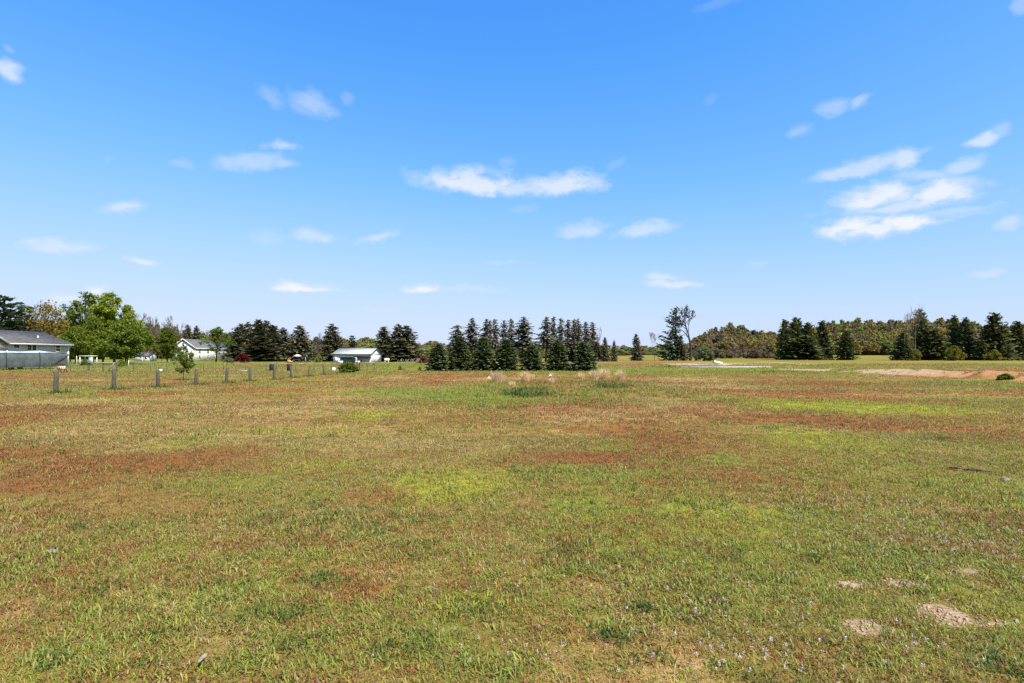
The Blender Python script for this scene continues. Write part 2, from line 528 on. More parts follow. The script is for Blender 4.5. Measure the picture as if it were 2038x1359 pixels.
def surf(name, col, rough=0.7, var=0.15, scale=4.0, metallic=0.0, bump=0.0, col2=None, spec=0.3, stretch=None, bscale=None):
    """painted or weathered surface: base colour broken up by noise, optional second colour, fine relief"""
    m, k, out = new_mat(name)
    p = k.n('ShaderNodeBsdfPrincipled')
    tcn = k.n('ShaderNodeTexCoord')
    vec = tcn.outputs['Object']
    if stretch:
        mp = k.n('ShaderNodeMapping')
        mp.inputs['Scale'].default_value = stretch
        k.link(vec, mp.inputs[0])
        vec = mp.outputs[0]
    nz = k.noise(vec, scale, 5, .6)
    c2 = col2 if col2 else tuple(c * (1 - var * 2) for c in col)
    c1 = tuple(min(1, c * (1 + var)) for c in col)
    k.link(k.mix(k.step(nz, .3, .7), c2, c1), p.inputs['Base Color'])
    p.inputs['Roughness'].default_value = rough
    p.inputs['Metallic'].default_value = metallic
    p.inputs['Specular IOR Level'].default_value = spec
    if bump:
        b = k.n('ShaderNodeBump')
        b.inputs['Strength'].default_value = bump
        b.inputs['Distance'].default_value = 0.02
        k.link(k.noise(vec, bscale or scale * 4, 4, .6), b.inputs['Height'])
        k.link(b.outputs[0], p.inputs['Normal'])
    k.link(p.outputs[0], out.inputs[0])
    return m


def leafmat(name, a, b, trans=0.25, rough=0.6, c=None, pc=0.0, hue=0.12):
    """foliage: colour per leaf between a and b, some leaves of colour c, each plant a little different"""
    m, k, out = new_mat(name)
    at = k.n('ShaderNodeAttribute', attribute_name='rnd')
    r = at.outputs['Fac']
    col = k.mix(r, a, b)
    if c:
        col = k.mix(k.m('LESS_THAN', k.m('FRACT', k.m('MULTIPLY', r, 17.3)), pc), col, c)
    oi = k.n('ShaderNodeObjectInfo')
    hs = k.n('ShaderNodeHueSaturation')
    k.link(col, hs.inputs['Color'])
    k.link(k.m('MULTIPLY_ADD', oi.outputs['Random'], hue * 2, 1 - hue), hs.inputs['Value'])
    d = k.n('ShaderNodeBsdfDiffuse')
    t = k.n('ShaderNodeBsdfTranslucent')
    k.link(hs.outputs[0], d.inputs[0])
    k.link(hs.outputs[0], t.inputs[0])
    mx = k.n('ShaderNodeMixShader')
    mx.inputs[0].default_value = trans
    k.link(d.outputs[0], mx.inputs[1])
    k.link(t.outputs[0], mx.inputs[2])
    k.link(mx.outputs[0], out.inputs[0])
    return m


def s2l(r, g, b, k=1.0):
    f = lambda c: (c / 255 / 12.92 if c <= 10 else ((c / 255 + .055) / 1.055) ** 2.4) * k
    return (f(r), f(g), f(b))


# turf colours (albedo)
C_GR = (0.132, 0.170, 0.022)
C_GR2 = (0.160, 0.180, 0.028)
C_YE = (0.300, 0.320, 0.028)
C_RE = (0.235, 0.090, 0.028)
C_DR = (0.315, 0.205, 0.078)
C_DK = (0.062, 0.098, 0.014)
C_PK = (0.240, 0.115, 0.080)
C_SA = (0.430, 0.310, 0.215)
C_BASE = (0.205, 0.137, 0.040)
C_BERM = (0.400, 0.200, 0.090)


def ground_mat():
    m, k, out = new_mat('turf_ground')
    geo = k.n('ShaderNodeNewGeometry')
    pos = geo.outputs['Position']
    wa = k.n('ShaderNodeAttribute', attribute_name='wa')
    wb = k.n('ShaderNodeAttribute', attribute_name='wb')
    sa, sb = k.n('ShaderNodeSeparateColor'), k.n('ShaderNodeSeparateColor')
    k.link(wa.outputs['Color'], sa.inputs[0])
    k.link(wb.outputs['Color'], sb.inputs[0])
    gr, ye, re = sa.outputs
    dr, dk, pk = sb.outputs
    sand = wa.outputs['Alpha']
    cam_d = k.n('ShaderNodeVectorMath', operation='LENGTH')
    k.link(pos, cam_d.inputs[0])
    nf = k.noise(pos, 22.0, 4, .7)
    nm = k.noise(pos, 3.5, 5, .65)
    nl = k.noise(pos, 0.55, 5, .6)
    grain = k.m('ADD', k.m('MULTIPLY', nf, 0.45), k.m('ADD', k.m('MULTIPLY', nm, 0.35), k.m('MULTIPLY', nl, 0.20)))

    def fac(w, lo=.35, seed=0.0):
        # weight dithered by the grain
        return k.step(k.m('ADD', w, k.m('MULTIPLY', k.m('SUBTRACT', grain, 0.5), 1.6)), lo - .25, lo + .45)

    c = k.mix(k.step(grain, .3, .7), tuple(v * .75 for v in C_BASE), tuple(v * 1.2 for v in C_BASE))
    c = k.mix(fac(dr, .5), c, C_DR)
    c = k.mix(fac(gr, .45), c, k.mix(nm, C_GR, C_GR2))
    c = k.mix(fac(ye, .55), c, C_YE)
    c = k.mix(fac(re, .45), c, C_RE)
    c = k.mix(fac(pk, .5), c, C_PK)
    c = k.mix(fac(dk, .5), c, C_DK)
    sandc = k.mix(k.step(k.noise(pos, 1.3, 5, .6), .35, .65), (0.40, 0.305, 0.205), (0.30, 0.215, 0.135))
    sx = k.n('ShaderNodeSeparateXYZ')
    k.link(pos, sx.inputs[0])
    berm = k.m('MULTIPLY', k.step(sx.outputs[0], 31, 33), k.m('MULTIPLY', k.step(sx.outputs[1], 38, 52, 1, 0.15), k.step(sx.outputs[1], 15, 20)))
    sandc = k.mix(berm, sandc, k.mix(k.step(nm, .3, .7), C_BERM, (0.30, 0.145, 0.068)))
    c = k.mix(k.step(k.m('ADD', sand, k.m('MULTIPLY', k.m('SUBTRACT', k.m('MULTIPLY', k.m('ADD', nf, nm), .5), .5), 1.3)), .25, .55), c, sandc)
    fine = k.noise(pos, 140.0, 3, .7)
    c = k.mix(1.0, c, k.mix(k.step(fine, .25, .75), (.42, .40, .38), (1.30, 1.28, 1.24)), 'MULTIPLY')
    p = k.n('ShaderNodeBsdfPrincipled')
    k.link(c, p.inputs['Base Color'])
    p.inputs['Roughness'].default_value = 0.95
    p.inputs['Specular IOR Level'].default_value = 0.05
    b = k.n('ShaderNodeBump')
    b.inputs['Strength'].default_value = 0.7
    b.inputs['Distance'].default_value = 0.03
    k.link(k.m('ADD', nf, k.m('MULTIPLY', fine, .4)), b.inputs['Height'])
    k.link(b.outputs[0], p.inputs['Normal'])
    k.link(p.outputs[0], out.inputs[0])
    return m


def blade_mat():
    """grass blades: each blade takes its colour from the turf where it grows"""
    m, k, out = new_mat('grass_blades')
    wa = k.n('ShaderNodeAttribute', attribute_name='wa', attribute_type='INSTANCER')
    wb = k.n('ShaderNodeAttribute', attribute_name='wb', attribute_type='INSTANCER')
    rn = k.n('ShaderNodeAttribute', attribute_name='rnd')
    sa, sb = k.n('ShaderNodeSeparateColor'), k.n('ShaderNodeSeparateColor')
    k.link(wa.outputs['Color'], sa.inputs[0])
    k.link(wb.outputs['Color'], sb.inputs[0])
    gr, ye, re = sa.outputs
    dr, dk, pk = sb.outputs
    r = rn.outputs['Fac']
    r2, r3, r4 = (k.m('FRACT', k.m('MULTIPLY_ADD', r, f, 0.13)) for f in (7.31, 13.7, 29.9))
    r5 = k.m('FRACT', k.m('MULTIPLY_ADD', r, 53.1, 0.4))
    c = k.mix(r2, (0.285, 0.205, 0.058), (0.175, 0.135, 0.036))
    c = k.mix(k.m('LESS_THAN', r3, k.m('MULTIPLY', dr, .75)), c, k.mix(r5, C_DR, (0.52, 0.40, 0.21)))
    c = k.mix(k.m('LESS_THAN', r4, k.m('MULTIPLY', gr, 1.05)), c, k.mix(r2, C_GR, (0.325, 0.345, 0.080)))
    c = k.mix(k.m('LESS_THAN', r5, k.m('MULTIPLY', ye, .95)), c, k.mix(r3, C_YE, (0.30, 0.34, 0.05)))
    c = k.mix(k.m('LESS_THAN', r2, k.m('MULTIPLY', re, .92)), c, k.mix(r4, C_RE, (0.31, 0.145, 0.056)))
    c = k.mix(k.m('LESS_THAN', r3, k.m('MULTIPLY', pk, .6)), c, C_PK)
    c = k.mix(k.m('LESS_THAN', r4, dk), c, k.mix(r5, C_DK, (0.10, 0.15, 0.03)))
    d = k.n('ShaderNodeBsdfPrincipled')
    k.link(c, d.inputs['Base Color'])
    d.inputs['Roughness'].default_value = .55
    d.inputs['Specular IOR Level'].default_value = .25
    t = k.n('ShaderNodeBsdfTranslucent')
    k.link(c, t.inputs[0])
    mx = k.n('ShaderNodeMixShader')
    mx.inputs[0].default_value = .42
    k.link(d.outputs[0], mx.inputs[1])
    k.link(t.outputs[0], mx.inputs[2])
    k.link(mx.outputs[0], out.inputs[0])
    return m


M = {}
M['ground'] = ground_mat()
M['blade'] = blade_mat()
M['spruce'] = leafmat('blue_spruce_needles', (0.044, 0.072, 0.027), (0.138, 0.173, 0.091), .22, c=(0.190, 0.212, 0.069), pc=.12)
M['dark'] = leafmat('dark_conifer_needles', (0.039, 0.053, 0.030), (0.133, 0.126, 0.072), .22, c=(0.182, 0.133, 0.065), pc=.12)
M['far_dark'] = leafmat('hazed_spruce_needles', (0.062, 0.072, 0.050), (0.165, 0.158, 0.108), .25, c=(0.20, 0.155, 0.09), pc=.14)  # distance haze put into the needle colour: lighter and greyer than 'dark'
M['cedar'] = leafmat('cedar_foliage', (0.039, 0.056, 0.025), (0.124, 0.134, 0.056), .22, c=(0.208, 0.208, 0.060), pc=.10)
M['pine'] = leafmat('pine_needles', (0.040, 0.068, 0.040), (0.112, 0.149, 0.081), .22)
M['bright'] = leafmat('bright_maple_leaves', (0.110, 0.157, 0.017), (0.275, 0.311, 0.037), .48)
M['mid'] = leafmat('green_leaves', (0.069, 0.115, 0.017), (0.190, 0.231, 0.036), .48)
M['deep'] = leafmat('deep_green_leaves', (0.059, 0.097, 0.014), (0.185, 0.216, 0.032), .45)
M['olive'] = leafmat('budding_olive_leaves', (0.126, 0.114, 0.024), (0.240, 0.192, 0.038), .35, c=(0.240, 0.132, 0.036), pc=.25)
M['gold'] = leafmat('budding_gold_leaves', (0.120, 0.125, 0.020), (0.208, 0.200, 0.035), .35)
M['pale'] = leafmat('pale_green_leaves', (0.110, 0.150, 0.030), (0.220, 0.250, 0.060), .35)
M['maroon'] = leafmat('maroon_leaves', (0.060, 0.008, 0.010), (0.140, 0.016, 0.022), .3)
M['grey_green'] = leafmat('grey_green_leaves', (0.080, 0.105, 0.050), (0.170, 0.190, 0.100), .3)
M['straw'] = leafmat('dry_straw', (0.58, 0.40, 0.21), (0.82, 0.64, 0.40), .4)
M['weed'] = leafmat('weed_leaves', (0.030, 0.068, 0.012), (0.085, 0.140, 0.030), .3)
M['bark'] = surf('bark', (0.075, 0.058, 0.045), .95, .3, 3.0, bump=.6)
M['twig'] = surf('bare_twigs', (0.115, 0.088, 0.080), .95, .2, 2.0)
M['twig_dark'] = surf('dead_bark', (0.045, 0.038, 0.032), .95, .25, 2.0)
M['twig_pale'] = surf('pale_bark', (0.20, 0.165, 0.14), .95, .2, 2.0)
M['post'] = surf('weathered_post_wood', (0.092, 0.086, 0.068), .9, .22, 9.0, bump=.8, col2=(0.036, 0.034, 0.027), stretch=(6, 6, 1))
M['post_brown'] = surf('brown_post_wood', (0.12, 0.085, 0.055), .9, .25, 9.0, bump=.8, stretch=(6, 6, 1))
M['rail'] = surf('pale_rail_wood', (0.26, 0.245, 0.21), .85, .15, 5.0, bump=.4)
M['tpost'] = surf('green_steel_post', (0.055, 0.085, 0.06), .6, .2, 8.0)
M['wire'] = surf('galvanised_wire', (0.16, 0.16, 0.155), .6, .1, 8.0, metallic=.3)

# ------------------------------------------------------------------ ground
def axis(n, half, k):
    t = np.linspace(-1, 1, n)
    return np.sinh(t * k) / np.sinh(k) * half


NX, NY = 420, 470
gx = axis(NX, 1500, 8.6)
gyp = 1.2 + (np.geomspace(1.0, 1600, NY - 40) - 1.0)
gy = np.concatenate([-np.geomspace(400, 0.5, 39), [0.8], gyp])
X, Y = np.meshgrid(gx, gy)
Z = height(X, Y)
Z = np.where(np.hypot(X, Y) > 900, Z * 0.6, Z)
V = np.stack([X, Y, Z], -1).reshape(-1, 3)
idx = np.arange(NX * NY).reshape(NY, NX)
Q = np.stack([idx[:-1, :-1], idx[:-1, 1:], idx[1:, 1:], idx[1:, :-1]], -1).reshape(-1, 4)
me = mesh_np('ground', V, Q, smooth=True)
w = turf(X.ravel(), Y.ravel())
for nm, ch in (('wa', [GR, YE, RE, SA]), ('wb', [DR, DK, PK, SA])):
    a = me.attributes.new(nm, 'FLOAT_COLOR', 'POINT')
    a.data.foreach_set('color', w[:, ch].astype(np.float32).ravel())
tag(obj('ground', me, M['ground']), 'rough mown field of green, tan and rust-red turf', 'ground', kind='structure')

# ------------------------------------------------------------------ grass: clumps of blades scattered by geometry nodes
rs = np.random.RandomState(7)


def clump(seed, n, rad, lmin, lmax, wid, lean=0.9, seg=2):
    r = np.random.RandomState(seed)
    V, Qs, Ts, R = [], [], [], []
    for i in range(n):
        a, q = r.rand() * 2 * pi, rad * math.sqrt(r.rand())
        b = np.array([cos(a) * q, sin(a) * q, -0.008])
        az_, ln = r.rand() * 2 * pi, r.uniform(lmin, lmax)
        th = abs(r.normal(0, lean)) * .8 + .1
        w_ = wid * r.uniform(.6, 1.3)
        o = len(V)
        p = b.copy()
        side = np.array([-sin(az_), cos(az_), 0]) * w_ / 2
        V += [p - side, p + side]
        for s in range(1, seg):
            p = p + ln / seg * np.array([cos(az_) * sin(th), sin(az_) * sin(th), cos(th)])
            th = min(th + r.uniform(.2, .6), 1.7)
            V += [p - side * .8, p + side * .8]
            Qs.append((o + 2 * s - 2, o + 2 * s - 1, o + 2 * s + 1, o + 2 * s))
            R.append(i)
        p = p + ln / seg * np.array([cos(az_) * sin(th), sin(az_) * sin(th), cos(th)])
        V.append(p)
        Ts.append((o + 2 * seg - 2, o + 2 * seg - 1, o + 2 * seg))
    rv = r.rand(n)
    rnd = np.concatenate([rv[R], rv])
    return mesh_np('grass_clump', V, Qs, Ts, rnd=rnd)


def hidden_collection(name, meshes, mat):
    c = bpy.data.collections.new(name)
    for i, me_ in enumerate(meshes):
        me_.materials.append(mat)
        c.objects.link(bpy.data.objects.new(name + '_piece', me_))
    return c


def scatter(name, pts, attrs, coll, label, cat):
    """an object whose points carry instances of the collection's pieces"""
    me_ = bpy.data.meshes.new(name)
    me_.vertices.add(len(pts))
    me_.vertices.foreach_set('co', np.asarray(pts, np.float32).ravel())
    for k_, (typ, arr) in attrs.items():
        a_ = me_.attributes.new(k_, typ, 'POINT')
        a_.data.foreach_set('color' if typ == 'FLOAT_COLOR' else 'vector' if typ == 'FLOAT_VECTOR' else 'value', np.asarray(arr, np.int32 if typ == 'INT' else np.float32).ravel())
    o = obj(name, me_)
    g = bpy.data.node_groups.new(name + '_nodes', 'GeometryNodeTree')
    g.interface.new_socket('Geometry', in_out='INPUT', socket_type='NodeSocketGeometry')
    g.interface.new_socket('Geometry', in_out='OUTPUT', socket_type='NodeSocketGeometry')
    k = NT(g)
    gi_, go_ = k.n('NodeGroupInput'), k.n('NodeGroupOutput')
    ci = k.n('GeometryNodeCollectionInfo')
    ci.inputs[0].default_value = coll
    ci.inputs['Separate Children'].default_value = True
    ci.inputs['Reset Children'].default_value = True

    def named(nm, typ):
        nd = k.n('GeometryNodeInputNamedAttribute', data_type=typ)
        nd.inputs[0].default_value = nm
        return nd.outputs[0]
    ip = k.n('GeometryNodeInstanceOnPoints')
    k.link(gi_.outputs[0], ip.inputs['Points'])
    k.link(ci.outputs[0], ip.inputs['Instance'])
    ip.inputs['Pick Instance'].default_value = True
    k.link(named('pick', 'INT'), ip.inputs['Instance Index'])
    k.link(named('rot', 'FLOAT_VECTOR'), ip.inputs['Rotation'])
    k.link(named('size', 'FLOAT_VECTOR'), ip.inputs['Scale'])
    k.link(ip.outputs[0], go_.inputs[0])
    md = o.modifiers.new('scatter', 'NODES')
    md.node_group = g
    return tag(o, label, cat, kind='stuff')


def fan(d0, d1, dens, margin=1.12, extra=1.0):
    """random ground points between two distances, a bit wider than the view"""
    area_n = int(dens * 0.93 * margin * (d1 * d1 - d0 * d0) + dens * 2 * extra * (d1 - d0))
    y = np.sqrt(rs.rand(area_n) * (d1 * d1 - d0 * d0) + d0 * d0)
    x = (rs.rand(area_n) * 2 - 1) * (y * 0.93 * margin + extra)
    return x, y


def grass(name, zones, coll, ncoll, label, zsc=1.0, dry=0.0):
    P, S, R_, K, WA, WB = [], [], [], [], [], []
    for (d0, d1, dens, s0, s1) in zones:
        x, y = fan(d0, d1, dens)
        w_ = turf(x, y)
        keep = ~((x > 25.5) & (x < 41.2) & (y > 83.5) & (y < 90)) & ~((x > -66.3) & (x < -40.7) & (y > 125.5) & (y < 131.5))
        keep &= rs.rand(len(x)) > w_[:, SA] * 1.9
        keep &= rs.rand(len(x)) < (0.45 + 0.75 * fbm(x, y, .45, 151, 3))
        x, y, w_ = x[keep], y[keep], w_[keep]
        n = len(x)
        # every tuft leans to a kind of its own
        jit = rs.normal(0, 1, (n, 7)) * np.array([.34, .16, .26, .30, .0, .08, 0]) * (1 - .72 * sstep(y, 5, 18))[:, None]
        jit[:, DK] = (rs.rand(n) < .022) * .7 * (1 - .6 * sstep(y, 6, 18))
        w_ = np.clip(w_ + jit, 0, 1)
        t = (y - d0) / (d1 - d0)
        sc_ = (s0 + (s1 - s0) * t) * rs.uniform(.7, 1.25, n) * (0.7 + 0.6 * fbm(x, y, 1.3, 161, 2))
        lush = 1 + .35 * w_[:, GR] + .7 * w_[:, DK] - .15 * w_[:, DR]
        rough = 1 + 1.1 * np.exp(-(((x - 3.5) / 6.5) ** 2 + ((y - 28) / 8) ** 2))
        P.append(np.stack([x, y, height(x, y)], -1))
        S.append(np.stack([sc_, sc_, sc_ * lush * rough * zsc], -1))
        R_.append(np.stack([rs.normal(0, .12, n), rs.normal(0, .12, n), rs.rand(n) * 2 * pi], -1))
        K.append(rs.randint(0, ncoll, n))
        if dry:
            w_ = w_ * np.array([.45, .6, 1, 1, .2, 1, 1])
            w_[:, DR] = np.maximum(w_[:, DR], dry)
        WA.append(w_[:, [GR, YE, RE, SA]])
        WB.append(w_[:, [DR, DK, PK, SA]])
    cat = np.concatenate
    return scatter(name, cat(P), {'size': ('FLOAT_VECTOR', cat(S)), 'rot': ('FLOAT_VECTOR', cat(R_)), 'pick': ('INT', cat(K)),
                                  'wa': ('FLOAT_COLOR', cat(WA)), 'wb': ('FLOAT_COLOR', cat(WB))}, coll, label, 'grass')


NCL = 8
near_coll = hidden_collection('near_grass', [clump(100 + i, 23, .075, .028, .072, .0080, 1.05, 3) for i in range(NCL)], M['blade'])
thatch_coll = hidden_collection('thatch', [clump(250 + i, 30, .11, .025, .075, .0042, 2.2, 2) for i in range(NCL)], M['blade'])
far_coll = hidden_collection('far_grass', [clump(200 + i, 15, .12, .04, .09, .013, .9, 2) for i in range(NCL)], M['blade'])
grass('grass', [(1.6, 6.0, 500, .72, .85), (6.0, 12.0, 260, .85, 1.05)], near_coll, NCL, 'short mixed green and tan grass in the foreground')
grass('thatch', [(1.6, 6.0, 260, .8, 1.0), (6.0, 12.0, 110, 1.0, 1.3)], thatch_coll, NCL, 'flat dead grass thatch between the foreground blades', .5, .75)
grass('grass', [(12.0, 21.0, 85, .9, 1.15), (21.0, 38.0, 26, 1.15, 1.6), (38.0, 64.0, 7, 1.6, 2.3), (64.0, 125.0, 1.5, 2.6, 4.2)], far_coll, NCL, 'short tan and green grass over the middle of the field', .72)

# ------------------------------------------------------------------ tree meshes
def leaf_quads(C, U, Vv):
    """diamond leaves: centre, half length vector, half width vector"""
    n = len(C)
    P = np.stack([C - U, C + Vv, C + U, C - Vv], 1).reshape(-1, 3)
    return P, np.arange(n * 4).reshape(n, 4)


def unit(a):
    return a / (np.linalg.norm(a, axis=-1, keepdims=True) + 1e-9)


def conifer(seed, h, rad, levels, per, zb=0.03, power=0.85, droop=0.25, nspray=6, spray=0.35, lift=0.5, gap=0.0, ragged=0.2, lop=0.0, flat=0.6, wide=0.42, zj=.8, pitch=(-.8, .45), small=.45):
    """trunk with whorls of boughs, each bough a row of needle sprays"""
    r = np.random.RandomState(seed)
    C, U, Vv = [], [], []
    tb = MB()
    tb.tube([(0, 0, -.15), (0.01 * h, 0, h * .5), (0, 0, h * .98)], [h * .018, h * .011, h * .002], 6)
    dz = h * (1 - zb) / levels
    for i in range(levels):
        t = (i + r.uniform(-.3, .3)) / levels
        t = min(max(t, 0), .985)
        R = rad * max((1 - t), 0.02) ** power * (1 + ragged * r.uniform(-1, .6))
        if t < .08:
            R *= .75 + 3 * t
        if r.rand() < gap:
            R *= .55
        m = max(5, int(per * (1 - .5 * t)))
        a0 = r.rand() * 2 * pi
        for j in range(m):
            z = h * (zb + (1 - zb) * t) + r.uniform(-zj, zj) * dz
            a = a0 + 2 * pi * j / m + r.uniform(-.35, .35)
            L = R * r.uniform(.68, 1.1) * (1 + lop * cos(a - 2.6)) + .1 * spray
            if r.rand() < gap * .7:
                L *= r.uniform(.25, .7)
            up = lift * (t - .35) + r.uniform(-.08, .08)
            d = np.array([cos(a), sin(a), 0])
            ns = max(2, int(nspray * (L / rad) ** .7 + .5))
            tt = np.linspace(.18, 1, ns)
            pts = d * (L * tt)[:, None] + np.array([0, 0, z])
            pts[:, 2] += L * up * tt - droop * L * tt ** 2 + .12 * L * tt ** 4
            loc = spray * (small + (1 - small) * min(1, R / rad))
            for q, p in enumerate(pts):
                tip = q == ns - 1
                for sd in ((0,) if tip else (-1, 1, 0)):
                    az_ = a + sd * r.uniform(.5, 1.15) + r.uniform(-.15, .15)
                    ln = loc * r.uniform(.65, 1.2) * (1 - .25 * tt[q] if sd else 1)
                    e = r.uniform(*pitch) + up * .6
                    dv_ = np.array([cos(az_) * cos(e), sin(az_) * cos(e), sin(e)])
                    sidev = np.array([-sin(az_), cos(az_), r.uniform(-flat, flat)])
                    sidev /= np.linalg.norm(sidev)
                    C.append(p + dv_ * ln * .45)
                    U.append(dv_ * ln * .6)
                    Vv.append(sidev * ln * wide * r.uniform(.7, 1.2))
    for q in range(5):          # leader
        C.append(np.array([0, 0, h * (.965 + .007 * q)]))
        U.append(np.array([r.uniform(-.3, .3), r.uniform(-.3, .3), 1]) * spray * .3)
        Vv.append(np.array([cos(q), sin(q), 0]) * spray * .12)
    P, Qd = leaf_quads(np.array(C), np.array(U), np.array(Vv))
    crown = mesh_np('crown', P, Qd, rnd=r.rand(len(Qd)))
    return dict(trunk=tb.mesh('trunk', True), crown=crown, h=h, r=rad)


def decid(seed, h, rw, clear=.25, nclump=70, nleaf=60, leaf=.4, shape=.8, thin=.28, trunk_r=None, lean=(0, 0), twigs=0, zflat=.75):
    """trunk and limbs reaching to leaf clumps spread through an uneven crown"""
    r = np.random.RandomState(seed)
    tb = MB()
    tr = trunk_r or h * .016
    top = np.array([lean[0], lean[1], h * .9])
    tb.tube([(0, 0, -.15), (lean[0] * .2, lean[1] * .2, h * clear), tuple(top * [.6, .6, .68]), tuple(top)], [tr * 1.15, tr * .9, tr * .5, tr * .12], 6)
    C, U, Vv = [], [], []
    lb = MB()
    ang0 = r.rand() * 6
    for i in range(nclump):
        t = r.beta(1.4, 1.15)
        z = h * (clear + (1 - clear) * t * .97)
        prof = max(0.05, math.sin(pi * min(max(t, .02), .98) ** shape)) ** .65
        a = r.rand() * 2 * pi
        lump = 1 + .22 * sin(3 * a + ang0) + .15 * sin(5 * a + 2 * ang0 + 4 * t)
        q = rw * prof * lump * (r.rand() ** .45)
        c = np.array([cos(a) * q + lean[0] * t, sin(a) * q + lean[1] * t, z])
        cr = rw * r.uniform(.6, 1.25) * thin
        s0 = np.array([lean[0] * t * .5, lean[1] * t * .5, h * clear * .8 + (z - h * clear * .8) * .55])
        mid = s0 * .5 + c * .5 + np.array([0, 0, -.04 * h * r.rand()])
        if i % 2 == 0 or twigs:
            lb.tube([tuple(s0), tuple(mid), tuple(c)], [tr * .34, tr * .2, tr * .05], 4, cap=False)
        for k in range(twigs):
            e = c + r.normal(0, 1, 3) * cr * 1.3
            lb.tube([tuple(mid * .4 + c * .6), tuple(e)], [tr * .08, tr * .03], 3, cap=False)
        n = int(nleaf * r.uniform(.5, 1.4))
        if n == 0:
            continue
        p = c + np.clip(r.normal(0, .5, (n, 3)), -.85, .85) * cr * np.array([1, 1, zflat])
        d = unit(r.normal(0, 1, (n, 3)) + np.array([0, 0, -.3]))
        nrm = unit(r.normal(0, .8, (n, 3)) + np.array([0, 0, .8]))
        sdv = unit(np.cross(nrm, d))
        sz = leaf * r.uniform(.55, 1.25, n)[:, None]
        C.append(p)
        U.append(d * sz * .6)
        Vv.append(sdv * sz * .42)
    if C:
        P, Qd = leaf_quads(np.concatenate(C), np.concatenate(U), np.concatenate(Vv))
    else:
        P, Qd = np.zeros((0, 3)), np.zeros((0, 4), int)
    nl = len(Qd)
    if lb.v:
        Qd = np.concatenate([Qd, np.array(lb.q) + len(P)])
        P = np.concatenate([P, np.array(lb.v)])
    crown = mesh_np('crown', P, Qd, rnd=np.concatenate([r.rand(nl), np.full(len(Qd) - nl, .15)]))
    mi = np.zeros(len(Qd), np.int32)
    mi[nl:] = 1
    crown.polygons.foreach_set('material_index', mi)
    return dict(trunk=tb.mesh('trunk', True), crown=crown, h=h, r=rw)


def bare(seed, h, spread=.5, depth=6, r0=None, first=.35, lean=0.05, up=.25, minr=.012, kids=(2, 3), steps=3, crook=.12):
    """leafless tree: forking limbs down to twigs; the stem is the trunk, everything above it the crown"""
    r = np.random.RandomState(seed)
    r0 = r0 or h * .014
    tk, cr = MB(), MB()

    def grow(p, d, L, rad, k):
        pts, rr = [p], [rad]
        e = rad * .62
        for i in range(steps):
            d = unit(d + r.normal(0, crook, 3) + np.array([0, 0, up * .12]))
            p = p + d * L / steps
            pts.append(p)
            rr.append(max(rad + (e - rad) * (i + 1) / steps, minr))
        (tk if k == 0 else cr).tube(pts, rr, 6 if k < 2 else 3, cap=False)
        if k >= depth:
            return
        n = r.randint(kids[0], kids[1] + 1)
        for c in range(n):
            s = pts[-1] if c < 2 else pts[r.randint(1, steps)]
            nd = unit(d + r.normal(0, spread, 3) + np.array([0, 0, up * .3]))
            grow(s, nd, L * r.uniform(.6, .88), max(e * r.uniform(.75, 1), minr), k + 1)
    grow(np.array([0, 0, -.15]), unit(np.array([lean, 0, 1.0])), h * first, r0, 0)
    V_ = np.array(cr.v)
    top = V_[:, 2].max()
    rad = np.percentile(np.hypot(V_[:, 0], V_[:, 1]), 97)
    return dict(trunk=tk.mesh('trunk', True), crown=cr.mesh('crown', True), h=top, r=rad)


KIND = {}
KIND['row_spruce'] = [conifer(300 + i, 4.0, 1.42, 30, 17, .01, .60, .12, 10, .30, .60, .03, .12, flat=1.0, zj=.4, pitch=(-.45, .5), small=.75) for i in range(4)]
KIND['small_spruce'] = [conifer(310, 1.0, .42, 12, 9, .02, .8, .1, 5, .16, .7)]
KIND['tall_spruce'] = [conifer(320 + i, 14.0, 2.5, 30, 9, .26 + .03 * (i % 3), .44 + .04 * (i % 3), .42, 6, .74, .35, .20 + .02 * i, .4, flat=1.0, small=.6) for i in range(6)]
KIND['broad_spruce'] = [conifer(330 + i, 12.0, 3.7, 34, 12, .02, .62, .25, 8, .82, .5, .06, .25, flat=1.0, small=.65) for i in range(4)]
KIND['cedar'] = [conifer(340 + i, 13.0, 3.6, 36, 13, .005, .56, .12, 8, .85, .75, .06, .32, flat=1.2, wide=.5, pitch=(-.5, .9), small=.65) for i in range(5)]
KIND['white_pine'] = [conifer(350 + i, 18.0, 4.6, 17, 9, .22, .36, .02, 9, 1.1, .30, .22, .35, lop=.2, flat=.9, zj=.35, pitch=(-.3, .7), small=.9) for i in range(2)]
KIND['lop_pine'] = [conifer(361, 20.0, 5.2, 32, 8, .02, .70, -.14, 9, 1.05, .75, .20, .35, lop=.35, flat=1.0, small=.7)]
KIND['maple'] = [decid(370 + i, 14, 4.6, .12, 150, 80, .42, .85, .22) for i in range(3)]
KIND['loose'] = [decid(380 + i, 15, 4.2, .22, 70, 36, .45, .75, .22, twigs=2) for i in range(3)]
KIND['loose2'] = [decid(385 + i, 15, 4.4, .12, 120, 60, .42, .8, .20, twigs=1) for i in range(2)]
KIND['budding'] = [decid(390 + i, 13, 4.8, .20, 90, 22, .42, .8, .26, twigs=3) for i in range(3)]
KIND['round'] = [decid(400 + i, 8.5, 4.2, .16, 150, 80, .36, .72, .22) for i in range(2)]
KIND['sapling'] = [decid(410, 2.5, .85, .20, 60, 34, .12, .95, .24, trunk_r=.035)]
KIND['bush'] = [decid(420 + i, 2.0, 1.4, .02, 90, 60, .2, .6, .24, trunk_r=.05) for i in range(3)]
KIND['bare'] = [bare(430 + i, 13, .42, 6, first=.26, up=.5, minr=.045) for i in range(3)]
